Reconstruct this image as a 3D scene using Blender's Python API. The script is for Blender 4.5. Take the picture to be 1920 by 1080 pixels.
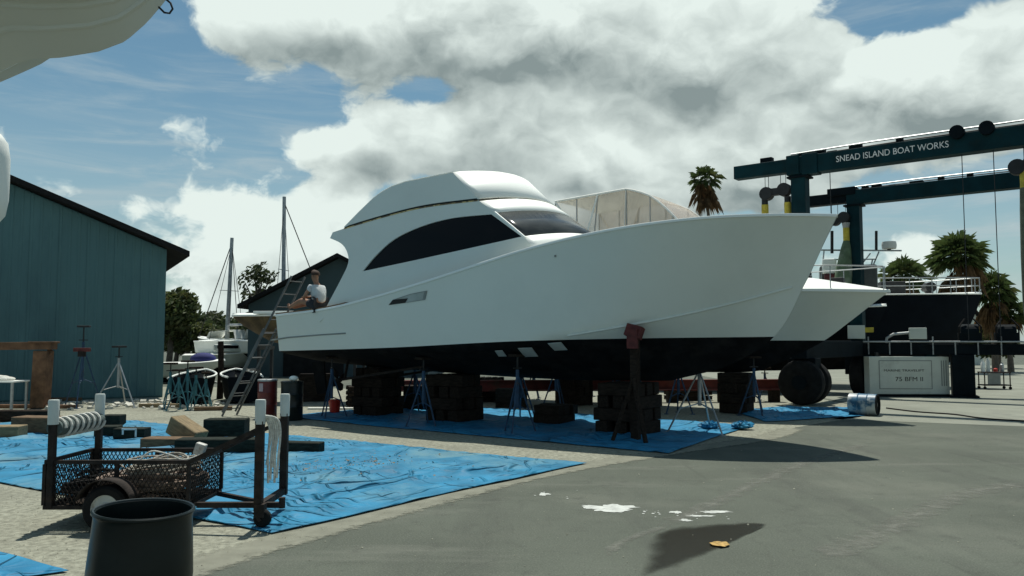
import bpy, bmesh, math, random
from mathutils import Vector, Matrix, noise
random.seed(7)
R = math.radians
for o in list(bpy.data.objects): bpy.data.objects.remove(o)
sc = bpy.context.scene
col = sc.collection

# ------------------------------------------------------------------ camera
FPX, CAMH, HORIZON = 1500.0, 1.75, 640.0            # focal length in photo pixels, eye height, horizon row
PITCH = math.atan((HORIZON - 540) / FPX)
cd = bpy.data.cameras.new('camera'); cam = bpy.data.objects.new('camera', cd); col.objects.link(cam)
cd.sensor_width = 36; cd.lens = 36 * FPX / 1920; cd.clip_end = 5000; cd.clip_start = .05
cam.location = (0, 0, CAMH); cam.rotation_euler = (R(90) + PITCH, 0, 0)
sc.camera = cam
C0 = Vector((0, 0, CAMH))
FW = Vector((0, math.cos(PITCH), math.sin(PITCH))); UP = Vector((0, -math.sin(PITCH), math.cos(PITCH)))
def ray(x, y): return Vector(((x - 960) / FPX, 0, 0)) + UP * ((540 - y) / FPX) + FW
def G(x, y, z=0.0):
    d = ray(x, y); return C0 + d * ((z - CAMH) / d.z)
def AY(x, y, Y):
    d = ray(x, y); return C0 + d * (Y / d.y)

# ------------------------------------------------------------------ sky, sun, exposure
SUN_EL, SUN_AZ = R(71), R(1)                         # azimuth from +Y towards +X
sc.view_settings.view_transform = 'Standard'; sc.view_settings.look = 'None'
sc.view_settings.exposure = 0.0; sc.view_settings.gamma = 1.0
sc.view_settings.use_curve_mapping = False
w = bpy.data.worlds.new('World'); sc.world = w; w.use_nodes = True
nt = w.node_tree; nt.nodes.clear()
class S:                                              # socket wrapper: arithmetic on nodes
    def __init__(s, k): s.k = k
    def _m(s, op, b=None, c=None, clamp=False):
        n = nt.nodes.new('ShaderNodeMath'); n.operation = op; n.use_clamp = clamp
        for i, q in enumerate((s, b, c)):
            if q is None: continue
            if isinstance(q, S): nt.links.new(q.k, n.inputs[i])
            else: n.inputs[i].default_value = q
        return S(n.outputs[0])
    def __add__(s, b): return s._m('ADD', b)
    def __sub__(s, b): return s._m('SUBTRACT', b)
    def __mul__(s, b): return s._m('MULTIPLY', b)
    def clamp(s): return s._m('ADD', 0.0, clamp=True)
    def madd(s, b, c): return s._m('MULTIPLY_ADD', b, c)
def smooth(x, a, b):
    n = nt.nodes.new('ShaderNodeMapRange'); n.interpolation_type = 'SMOOTHSTEP'
    nt.links.new(x.k, n.inputs[0]); n.inputs[1].default_value = a; n.inputs[2].default_value = b
    return S(n.outputs[0])
def comb(x, y, z):
    n = nt.nodes.new('ShaderNodeCombineXYZ')
    for i, q in enumerate((x, y, z)):
        if isinstance(q, S): nt.links.new(q.k, n.inputs[i])
        else: n.inputs[i].default_value = q
    return n.outputs[0]
def fbm(vec, scale, detail=6, rough=.55, dist=0.0):
    n = nt.nodes.new('ShaderNodeTexNoise'); n.inputs['Scale'].default_value = scale
    n.inputs['Detail'].default_value = detail; n.inputs['Roughness'].default_value = rough
    n.inputs['Distortion'].default_value = dist
    nt.links.new(vec, n.inputs['Vector']); return S(n.outputs[0])
def mixc(f, a, b):
    n = nt.nodes.new('ShaderNodeMix'); n.data_type = 'RGBA'
    nt.links.new(f.k, n.inputs[0])
    for q, i in ((a, 6), (b, 7)):
        if isinstance(q, tuple): n.inputs[i].default_value = (*q, 1)
        else: nt.links.new(q, n.inputs[i])
    return n.outputs[2]
BG = 0.085
w.cycles.sampling_method = 'MANUAL'; w.cycles.sample_map_resolution = 256
sky = nt.nodes.new('ShaderNodeTexSky'); sky.sky_type = 'NISHITA'; sky.sun_disc = False
sky.sun_elevation = SUN_EL; sky.sun_rotation = SUN_AZ; sky.air_density = 1.0; sky.dust_density = 0.6; sky.ozone_density = 1.5
tcn = nt.nodes.new('ShaderNodeTexCoord')
sep = nt.nodes.new('ShaderNodeSeparateXYZ'); nt.links.new(tcn.outputs['Generated'], sep.inputs[0])
dx, dy, dz = (S(sep.outputs[i]) for i in range(3))
az = dx._m('ARCTAN2', dy); el = dz._m('ARCSINE')
# cloud banks as (photo px, photo py, half width px, half height px, weight): turned into azimuth / elevation
BANKS = [(470, 45, 90, 45, .60), (620, 55, 140, 55, .5), (860, 45, 250, 85, .75), (1150, 60, 300, 115, .85), (1380, 160, 200, 105, .70),
         (1735, 145, 150, 75, .80), (1570, 250, 240, 85, .65), (1860, 215, 110, 70, .55), (695, 235, 45, 60, .55),
         (690, 295, 110, 45, .5), (830, 270, 100, 60, .60), (945, 225, 80, 70, .65), (1085, 315, 120, 60, .65), (1260, 330, 150, 70, .65), (1420, 350, 130, 60, .55), (1080, 400, 260, 40, .4),
         (620, 375, 95, 50, .55), (420, 390, 280, 30, .40), (560, 260, 60, 40, .3), (430, 535, 210, 65, .46),
         (600, 480, 110, 50, .45), (1715, 468, 60, 42, .6), (1890, 400, 60, 60, .4), (330, 590, 180, 45, .45),
         (1800, 570, 300, 45, .35), (200, 60, 180, 90, -.35), (1150, 240, 75, 40, -.32), (1700, 10, 190, 34, -.5),
         (1600, 400, 150, 50, -.65), (800, 172, 110, 26, -.6), (590, 180, 80, 55, -.55), (1880, 330, 100, 40, -.2)]
def azel(x, y):
    d = ray(x, y).normalized(); return math.atan2(d.x, d.y), math.asin(d.z)
def vor(vec, scale, detail=2.0, rough=.5):
    n = nt.nodes.new('ShaderNodeTexVoronoi'); n.feature = 'F1'; n.inputs['Scale'].default_value = scale
    n.inputs['Detail'].default_value = detail; n.inputs['Roughness'].default_value = rough; n.normalize = True
    nt.links.new(vec, n.inputs['Vector']); return S(n.outputs['Distance'])
def vadd(a_, b_):
    n = nt.nodes.new('ShaderNodeVectorMath'); n.operation = 'ADD'; nt.links.new(a_, n.inputs[0])
    if isinstance(b_, tuple): n.inputs[1].default_value = b_
    else: nt.links.new(b_, n.inputs[1])
    return n.outputs[0]
v0 = comb(dx, dy, dz * 1.4)
wn = nt.nodes.new('ShaderNodeTexNoise'); wn.inputs['Scale'].default_value = 16; wn.inputs['Detail'].default_value = 3; nt.links.new(v0, wn.inputs['Vector'])
wa = nt.nodes.new('ShaderNodeVectorMath'); wa.operation = 'MULTIPLY_ADD'; nt.links.new(wn.outputs['Color'], wa.inputs[0]); wa.inputs[1].default_value = (.055,) * 3; nt.links.new(v0, wa.inputs[2])
vw = wa.outputs[0]
cover = S(fbm(v0, 1.7, 1).k).madd(.9, -.76)
puff = vor(vw, 10.0, 1.0, .5)
ae = comb(az, el, 0.0)
def density(dv):                                      # dv: how far up (radians) to sample
    tot = cover; aev = vadd(ae, (0, dv, 0)) if dv else ae
    for x, y, rx, ry, wt in BANKS:
        a0, e0 = azel(x, y); kx, ky = FPX / rx * .92, FPX / ry * .92
        if dv and ry < 40: continue
        p = nt.nodes.new('ShaderNodeVectorMath'); p.operation = 'MULTIPLY_ADD'; nt.links.new(aev, p.inputs[0])
        p.inputs[1].default_value = (kx, ky, 0); p.inputs[2].default_value = (-a0 * kx, -e0 * ky, 0)
        q = nt.nodes.new('ShaderNodeVectorMath'); q.operation = 'DOT_PRODUCT'; nt.links.new(p.outputs[0], q.inputs[0]); nt.links.new(p.outputs[0], q.inputs[1])
        pw = nt.nodes.new('ShaderNodeMath'); pw.operation = 'POWER'; pw.inputs[0].default_value = math.exp(-1); nt.links.new(q.outputs['Value'], pw.inputs[1])
        tot = S(pw.outputs[0]).madd(wt, tot)
    n1 = fbm(vadd(vw, (0, 0, dv * 1.4)) if dv else vw, 6.0, 6 if not dv else 3, .61)
    return puff.madd(-.95, n1.madd(2.5, tot)) - .88, n1.madd(.9, tot)
(d0, big0), (d1, big1) = density(0), density(.026)
alpha = smooth(d0, -.08, .20)
lit = (d0 - d1).madd(1.15, .90)
thick = smooth(big0 * .7 + d0 * .3, .38, 1.35)
shade = (lit - thick * .50).clamp()
wv = comb(az * 2.2, el * 15.0, 0.0)
wisp = smooth(fbm(wv, 2.6, 7, .62, .6), .40, .78) * smooth(el, .62, .12)
cl = mixc(shade, (2.9, 3.6, 3.6), (9.3, 10.4, 9.9))
tint = nt.nodes.new('ShaderNodeMix'); tint.data_type = 'RGBA'; tint.blend_type = 'MULTIPLY'; tint.inputs[0].default_value = 1
nt.links.new(sky.outputs[0], tint.inputs[6]); tint.inputs[7].default_value = (.76, .985, .90, 1)
veil = smooth(el, .34, .02)
base = mixc((wisp * .55 + veil * .42).clamp(), tint.outputs[2], (5.6, 6.6, 6.8))
fin = mixc(alpha, base, cl)
bg = nt.nodes.new('ShaderNodeBackground'); bg.inputs[1].default_value = BG
nt.links.new(fin, bg.inputs[0])
wo = nt.nodes.new('ShaderNodeOutputWorld'); nt.links.new(bg.outputs[0], wo.inputs[0])
sd = bpy.data.lights.new('sun', 'SUN'); sd.energy = 4.6; sd.angle = R(.53); sd.color = (1, .97, .87)
sun = bpy.data.objects.new('sun', sd); col.objects.link(sun)
sdir = Vector((math.sin(SUN_AZ) * math.cos(SUN_EL), math.cos(SUN_AZ) * math.cos(SUN_EL), math.sin(SUN_EL)))
sun.rotation_euler = sdir.to_track_quat('Z', 'Y').to_euler(); sun.location = (0, 30, 60)

# ------------------------------------------------------------------ materials
M = {}
def mat(name, c, rough=.6, metal=0., var=.18, vs=3., bump=.0, bs=30., c2=None, c2s=2., c2t=(.5, .7), spec=.5, stretch=None, alpha=1., trans=0.):
    m = bpy.data.materials.new(name); m.use_nodes = True; t = m.node_tree; N = t.nodes; L = t.links
    b = N['Principled BSDF']; b.inputs['Roughness'].default_value = rough; b.inputs['Metallic'].default_value = metal
    b.inputs['Specular IOR Level'].default_value = spec
    b.inputs['Alpha'].default_value = alpha; b.inputs['Transmission Weight'].default_value = trans
    tc = N.new('ShaderNodeTexCoord'); vec = tc.outputs['Object']
    if stretch:
        mp = N.new('ShaderNodeMapping'); mp.inputs['Scale'].default_value = stretch; L.new(vec, mp.inputs[0]); vec = mp.outputs[0]
    n = N.new('ShaderNodeTexNoise'); n.inputs['Scale'].default_value = vs; n.inputs['Detail'].default_value = 6; L.new(vec, n.inputs[0])
    r = N.new('ShaderNodeValToRGB'); L.new(n.outputs[0], r.inputs[0])
    lo = [max(0, q * (1 - var)) for q in c]; hi = [min(1, q * (1 + var)) for q in c]
    r.color_ramp.elements[0].position = .3; r.color_ramp.elements[1].position = .7
    r.color_ramp.elements[0].color = (*lo, 1); r.color_ramp.elements[1].color = (*hi, 1)
    out = r.outputs[0]
    if c2:
        n2 = N.new('ShaderNodeTexNoise'); n2.inputs['Scale'].default_value = c2s; n2.inputs['Detail'].default_value = 8; n2.inputs['Roughness'].default_value = .65
        L.new(vec, n2.inputs[0])
        mr = N.new('ShaderNodeMapRange'); mr.inputs[1].default_value = c2t[0]; mr.inputs[2].default_value = c2t[1]; L.new(n2.outputs[0], mr.inputs[0])
        mx = N.new('ShaderNodeMix'); mx.data_type = 'RGBA'; L.new(mr.outputs[0], mx.inputs[0]); L.new(out, mx.inputs[6]); mx.inputs[7].default_value = (*c2, 1); out = mx.outputs[2]
    L.new(out, b.inputs['Base Color'])
    if bump:
        nb = N.new('ShaderNodeTexNoise'); nb.inputs['Scale'].default_value = bs; nb.inputs['Detail'].default_value = 5; L.new(vec, nb.inputs[0])
        bp = N.new('ShaderNodeBump'); bp.inputs['Strength'].default_value = bump; bp.inputs['Distance'].default_value = .02
        L.new(nb.outputs[0], bp.inputs['Height']); L.new(bp.outputs[0], b.inputs['Normal'])
    M[name] = m; return m
mat('asphalt', (.094, .106, .086), .9, var=.16, vs=.45, bump=.6, bs=55, c2=(.140, .148, .122), c2s=.32, c2t=(.50, .72), spec=.2)
def asphalt_detail():
    t = M['asphalt'].node_tree; N = t.nodes; L = t.links; b = N['Principled BSDF']; src = b.inputs['Base Color'].links[0].from_socket
    tc = N.new('ShaderNodeTexCoord')
    def layer(src, scale, rot, nscale, lo, hi, c, amt, detail=8):
        mp = N.new('ShaderNodeMapping'); mp.inputs['Scale'].default_value = scale; mp.inputs['Rotation'].default_value = (0, 0, rot); L.new(tc.outputs['Object'], mp.inputs[0])
        n = N.new('ShaderNodeTexNoise'); n.inputs['Scale'].default_value = nscale; n.inputs['Detail'].default_value = detail; n.inputs['Roughness'].default_value = .68; L.new(mp.outputs[0], n.inputs[0])
        r = N.new('ShaderNodeMapRange'); r.inputs[1].default_value = lo; r.inputs[2].default_value = hi; r.inputs[4].default_value = amt; L.new(n.outputs[0], r.inputs[0])
        x = N.new('ShaderNodeMix'); x.data_type = 'RGBA'; L.new(r.outputs[0], x.inputs[0]); L.new(src, x.inputs[6]); x.inputs[7].default_value = (*c, 1); return x.outputs[2]
    src = layer(src, (1, .16, 1), R(42), .9, .50, .72, (.066, .072, .062), .85)      # tyre and wash streaks
    src = layer(src, (.2, 1, 1), R(25), 1.4, .56, .74, (.165, .17, .145), .6)         # pale dusty streaks
    src = layer(src, (1, 1, 1), 0, 3.5, .56, .70, (.06, .064, .055), .6)               # oil spots
    src = layer(src, (1, 1, 1), 0, 70, .50, .72, (.20, .21, .18), .6, 3)
    src = layer(src, (1, 1, 1), 0, 52, .56, .72, (.045, .05, .042), .6, 3)           # pores
    src = layer(src, (1, .07, 1), R(62), 2.2, .60, .70, (.055, .06, .052), .55)       # tyre scuffs            # aggregate
    v = N.new('ShaderNodeTexVoronoi'); v.feature = 'DISTANCE_TO_EDGE'; v.inputs['Scale'].default_value = .33
    nw = N.new('ShaderNodeTexNoise'); nw.inputs['Scale'].default_value = 1.1; nw.inputs['Detail'].default_value = 6; L.new(tc.outputs['Object'], nw.inputs[0])
    ad = N.new('ShaderNodeMix'); ad.data_type = 'RGBA'; ad.blend_type = 'ADD'; ad.inputs[0].default_value = .9; L.new(tc.outputs['Object'], ad.inputs[6]); L.new(nw.outputs[1], ad.inputs[7]); L.new(ad.outputs[2], v.inputs[0])
    r = N.new('ShaderNodeMapRange'); r.inputs[1].default_value = .0015; r.inputs[2].default_value = .006; r.inputs[3].default_value = .14; r.inputs[4].default_value = 0; L.new(v.outputs[0], r.inputs[0])
    x = N.new('ShaderNodeMix'); x.data_type = 'RGBA'; L.new(r.outputs[0], x.inputs[0]); L.new(src, x.inputs[6]); x.inputs[7].default_value = (.05, .05, .045, 1); L.new(x.outputs[2], b.inputs['Base Color'])
asphalt_detail()
mat('gravel', (.265, .268, .215), .95, var=.35, vs=14, bump=1., bs=45, c2=(.19, .19, .155), c2s=.7, c2t=(.5, .75), spec=.2)
mat('concrete', (.225, .235, .195), .9, var=.14, vs=.8, bump=.3, bs=40, c2=(.165, .17, .15), c2s=1.3, c2t=(.55, .75), spec=.2)
mat('pebble', (.32, .315, .25), .95, var=.5, vs=9, spec=.2)
mat('sand', (.22, .22, .19), .95, var=.2, vs=6, spec=.1)
mat('hull_white', (.70, .735, .68), .38, var=.025, vs=.7, c2=(.63, .665, .615), c2s=.55, c2t=(.5, .8), bump=.015, bs=2)
mat('white_gel', (.88, .90, .85), .42, var=.02, vs=1.)
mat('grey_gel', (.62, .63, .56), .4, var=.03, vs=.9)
mat('antifoul', (.010, .011, .012), .9, var=.4, vs=3, bump=.15, bs=20, spec=.06, c2=(.022, .021, .02), c2s=2.2)
mat('black_glass', (.003, .003, .004), .06, var=0, spec=.15)
mat('tint_glass', (.045, .049, .048), .18, var=.15, vs=.8, spec=.35, c2=(.12, .125, .118), c2s=.7, c2t=(.42, .75))
mat('groove', (.02, .018, .016), .8)
mat('tape', (.62, .47, .20), .7, var=.3, vs=6, c2=(.16, .11, .06), c2s=5, c2t=(.45, .55))
mat('vent_grey', (.22, .24, .23), .5)
mat('teak', (.22, .115, .05), .7, var=.4, vs=9, stretch=(1, 8, 8), bump=.2)
mat('patch', (.36, .39, .37), .7)
mat('tarp', (.020, .185, .35), .6, var=.28, vs=2.2, bump=.4, bs=7, c2=(.034, .26, .44), c2s=1.2, c2t=(.45, .75), spec=.25)
mat('tarp_dirty', (.020, .185, .33), .6, var=.28, vs=2.2, bump=.4, bs=7, c2=(.15, .25, .25), c2s=.55, c2t=(.50, .74), spec=.25)
mat('steel_rust', (.030, .024, .021), .85, .15, var=.5, vs=9, bump=.3, bs=60, c2=(.062, .038, .025), c2s=5, c2t=(.55, .75), spec=.3)
mat('rust_beam', (.14, .075, .04), .9, var=.5, vs=5, bump=.3, bs=50)
mat('red_beam', (.11, .018, .014), .85, var=.35, vs=4, c2=(.06, .03, .02), c2s=3)
mat('galv', (.36, .38, .385), .45, .6, var=.2, vs=5)
mat('alu', (.11, .115, .115), .5, .4, var=.3, vs=6)
mat('black_steel', (.018, .019, .02), .6, .2, var=.4, vs=6)
mat('rubber', (.012, .012, .012), .9, var=.3, vs=8, bump=.2, bs=60, spec=.2)
mat('rim_white', (.52, .52, .48), .5, var=.2, vs=9, c2=(.25, .16, .09), c2s=8, c2t=(.55, .7))
mat('drum_dark', (.006, .011, .0108), .36, var=.3, vs=4, bump=.12, bs=9, c2=(.018, .022, .02), c2s=3.5, c2t=(.58, .8), spec=.35)
mat('pvc', (.56, .60, .57), .45, var=.08, vs=6)
mat('rope_pale', (.30, .28, .24), .9, var=.35, vs=30, bump=.4, bs=120)
mat('rope_white', (.60, .60, .55), .9, var=.25, vs=30, bump=.4, bs=120)
mat('rope_brown', (.20, .15, .12), .9, var=.5, vs=20, bump=.4, bs=90)
mat('carpet', (.09, .12, .115), .95, var=.3, vs=20, bump=.4, bs=120)
mat('timber_black', (.018, .023, .018), .9, var=.5, vs=8, stretch=(1, 4, 4), bump=.4, bs=30, spec=.2)
mat('timber_brown', (.13, .082, .045), .9, var=.45, vs=8, stretch=(1, 5, 5), bump=.4, bs=30)
mat('timber_tan', (.24, .18, .10), .9, var=.4, vs=8, stretch=(1, 5, 5), bump=.4, bs=30, c2=(.10, .085, .05), c2s=4)
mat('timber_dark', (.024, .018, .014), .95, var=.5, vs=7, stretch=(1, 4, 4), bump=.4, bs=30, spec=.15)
mat('stand_blue', (.02, .06, .12), .65, .1, var=.4, vs=8, c2=(.06, .045, .035), c2s=9, c2t=(.55, .7))
mat('stand_teal', (.03, .14, .17), .6, .1, var=.4, vs=8, c2=(.08, .07, .05), c2s=9, c2t=(.58, .7))
mat('stand_red', (.10, .02, .018), .8, var=.4, vs=8)
mat('shed_wall', (.082, .172, .182), .65, .05, var=.10, vs=.9, c2=(.062, .132, .145), c2s=.5, stretch=(1, 1, .35), spec=.3)
mat('shed_far', (.045, .078, .085), .75, var=.1, vs=.6)
mat('roof_dark', (.018, .018, .018), .9, var=.2, vs=3, spec=.1)
mat('lift_teal', (.003, .027, .034), .6, var=.3, vs=2, c2=(.012, .02, .018), c2s=3, c2t=(.55, .8), spec=.12)
mat('lift_dark', (.004, .008, .011), .7, var=.3, vs=3, spec=.1)
mat('letter_white', (.75, .76, .74), .6, var=.08, vs=8)
mat('letter_dark', (.03, .035, .035), .7)
mat('unit_grey', (.56, .60, .54), .55, var=.08, vs=2, c2=(.42, .44, .39), c2s=2.5, c2t=(.55, .8))
mat('sling_yellow', (.50, .40, .05), .8, var=.25, vs=7)
mat('sling_green', (.10, .15, .085), .8, var=.35, vs=4, c2=(.26, .28, .24), c2s=2.5)
mat('sling_olive', (.12, .13, .09), .9, var=.25, vs=5)
mat('hull_navy', (.006, .009, .013), .7, var=.2, vs=2, spec=.05)
mat('hull_tan', (.10, .068, .028), .7, var=.5, vs=3.5, c2=(.05, .035, .018), c2s=3)
mat('canvas', (.80, .80, .75), .8, var=.06, vs=3)
mat('vinyl', (.70, .56, .43), .25, var=.2, vs=1.6, alpha=.55)
mat('blue_cover', (.016, .022, .13), .85)
mat('red_plastic', (.55, .03, .012), .4, var=.1)
mat('drum_red', (.12, .015, .014), .5, var=.3, vs=4)
mat('drum_blue', (.02, .10, .18), .45, var=.4, vs=4, c2=(.42, .45, .45), c2s=2.6, c2t=(.45, .56))
mat('label_pale', (.40, .33, .36), .7)
mat('skin', (.30, .155, .095), .6, var=.12, vs=9)
mat('shirt', (.50, .53, .54), .9, var=.12, vs=9, bump=.2, bs=30)
mat('shorts', (.02, .022, .028), .9)
mat('hair', (.05, .025, .015), .8)
mat('leaf_a', (.070, .095, .032), .7, var=.55, vs=1.7, c2=(.13, .12, .04), c2s=1.2)
mat('leaf_b', (.050, .072, .028), .75, var=.5, vs=1.2, c2=(.085, .088, .035), c2s=.9)
mat('palm_green', (.080, .120, .036), .55, var=.5, vs=2., c2=(.15, .15, .055), c2s=1.2)
mat('palm_dead', (.24, .15, .075), .9, var=.5, vs=4, c2=(.12, .085, .055), c2s=3)
mat('bark', (.13, .105, .08), .95, var=.4, vs=6, bump=.5)
mat('leaf_fallen', (.42, .27, .085), .85, var=.45, vs=30)
mat('paint_white', (.50, .52, .49), .8, var=.22, vs=9, c2=(.2, .2, .18), c2s=14, c2t=(.58, .72))
def alpha_noise(name, c, sc, lo, hi):
    m_ = mat(name, c, .95, var=.15, vs=5, spec=.1); t = m_.node_tree; n = t.nodes.new('ShaderNodeTexNoise'); n.inputs['Scale'].default_value = sc; n.inputs['Detail'].default_value = 7; n.inputs['Roughness'].default_value = .7
    q = t.nodes.new('ShaderNodeTexCoord'); t.links.new(q.outputs['Object'], n.inputs[0]); at = t.nodes.new('ShaderNodeAttribute'); at.attribute_name = 'rim'
    x = t.nodes.new('ShaderNodeMath'); x.operation = 'ADD'; t.links.new(n.outputs[0], x.inputs[0]); t.links.new(at.outputs['Fac'], x.inputs[1])
    r = t.nodes.new('ShaderNodeMapRange'); r.inputs[1].default_value = lo; r.inputs[2].default_value = hi; r.inputs[4].default_value = .8; t.links.new(x.outputs[0], r.inputs[0]); t.links.new(r.outputs[0], t.nodes['Principled BSDF'].inputs['Alpha'])
alpha_noise('fringe', (.25, .252, .205), 9, .50, .72)
alpha_noise('dust', (.195, .20, .175), 6, .68, 1.05)
mat('stone', (.50, .49, .43), .9, var=.3, vs=6)
for k in ('leaf_a', 'leaf_b', 'palm_green', 'palm_dead'):
    t = M[k].node_tree; b = t.nodes['Principled BSDF']; tr_ = t.nodes.new('ShaderNodeBsdfTranslucent'); mx = t.nodes.new('ShaderNodeMixShader'); mx.inputs[0].default_value = .38
    t.links.new(b.inputs['Base Color'].links[0].from_socket, tr_.inputs[0]); t.links.new(b.outputs[0], mx.inputs[1]); t.links.new(tr_.outputs[0], mx.inputs[2]); t.links.new(mx.outputs[0], t.nodes['Material Output'].inputs[0])
def crease(name):                                     # fold lines pressed into the tarp sheet
    t = M[name].node_tree; N = t.nodes; L = t.links; b = N['Principled BSDF']; tc = N.new('ShaderNodeTexCoord'); tot = None
    def math_(op, a, b_=None):
        n = N.new('ShaderNodeMath'); n.operation = op
        for i, q in enumerate((a, b_)):
            if q is None: continue
            if isinstance(q, (int, float)): n.inputs[i].default_value = q
            else: L.new(q, n.inputs[i])
        return n.outputs[0]
    for ang, sc, wd, ms, amt in ((52, (.30, 1.5, 1), .030, .55, 1.0), (147, (.22, 1.9, 1), .026, .5, 1.0), (100, (.5, 1.2, 1), .022, .8, .7), (20, (1.4, 3.0, 1), .05, 1.2, .35)):
        mp = N.new('ShaderNodeMapping'); mp.vector_type = 'TEXTURE'; mp.inputs['Rotation'].default_value = (0, 0, R(ang)); L.new(tc.outputs['Object'], mp.inputs[0])
        m2 = N.new('ShaderNodeMapping'); m2.inputs['Scale'].default_value = sc; m2.inputs['Location'].default_value = (ang, 0, 0); L.new(mp.outputs[0], m2.inputs[0])
        n = N.new('ShaderNodeTexNoise'); n.inputs['Scale'].default_value = 1; n.inputs['Detail'].default_value = 2.5; n.inputs['Distortion'].default_value = .3; L.new(m2.outputs[0], n.inputs[0])
        r = N.new('ShaderNodeMapRange'); r.interpolation_type = 'SMOOTHSTEP'; r.inputs[1].default_value = 0; r.inputs[2].default_value = wd; r.inputs[3].default_value = 1; r.inputs[4].default_value = 0; L.new(math_('ABSOLUTE', math_('SUBTRACT', n.outputs[0], .5)), r.inputs[0])
        k = N.new('ShaderNodeTexNoise'); k.inputs['Scale'].default_value = ms; k.inputs['Detail'].default_value = 1; L.new(mp.outputs[0], k.inputs[0])
        q = N.new('ShaderNodeMapRange'); q.inputs[1].default_value = .45; q.inputs[2].default_value = .62; q.inputs[4].default_value = amt; L.new(k.outputs[0], q.inputs[0])
        h = math_('MULTIPLY', r.outputs[0], q.outputs[0]); tot = h if tot is None else math_('ADD', tot, h)
    bp = N.new('ShaderNodeBump'); bp.inputs['Strength'].default_value = 1; bp.inputs['Distance'].default_value = .07; L.new(tot, bp.inputs['Height'])
    if b.inputs['Normal'].links: L.new(b.inputs['Normal'].links[0].from_socket, bp.inputs['Normal'])
    L.new(bp.outputs[0], b.inputs['Normal'])
crease('tarp'); crease('tarp_dirty')
# wet patch: fades out at its rim through the vertex attribute 'rim'
pm = bpy.data.materials.new('wet'); pm.use_nodes = True; t = pm.node_tree; b = t.nodes['Principled BSDF']
b.inputs['Base Color'].default_value = (.032, .030, .024, 1); b.inputs['Roughness'].default_value = .22; b.inputs['Specular IOR Level'].default_value = .22
at = t.nodes.new('ShaderNodeAttribute'); at.attribute_name = 'rim'
nz = t.nodes.new('ShaderNodeTexNoise'); nz.inputs['Scale'].default_value = 4.5; nz.inputs['Detail'].default_value = 7
tcx = t.nodes.new('ShaderNodeTexCoord'); t.links.new(tcx.outputs['Object'], nz.inputs[0])
ma = t.nodes.new('ShaderNodeMath'); ma.operation = 'MULTIPLY_ADD'; t.links.new(nz.outputs[0], ma.inputs[0]); ma.inputs[1].default_value = .55; t.links.new(at.outputs['Fac'], ma.inputs[2])
mr = t.nodes.new('ShaderNodeMapRange'); mr.interpolation_type = 'SMOOTHSTEP'; mr.inputs[1].default_value = .36; mr.inputs[2].default_value = .95; mr.inputs[4].default_value = .84; t.links.new(ma.outputs[0], mr.inputs[0]); t.links.new(mr.outputs[0], b.inputs['Alpha'])
M['wet'] = pm

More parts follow.
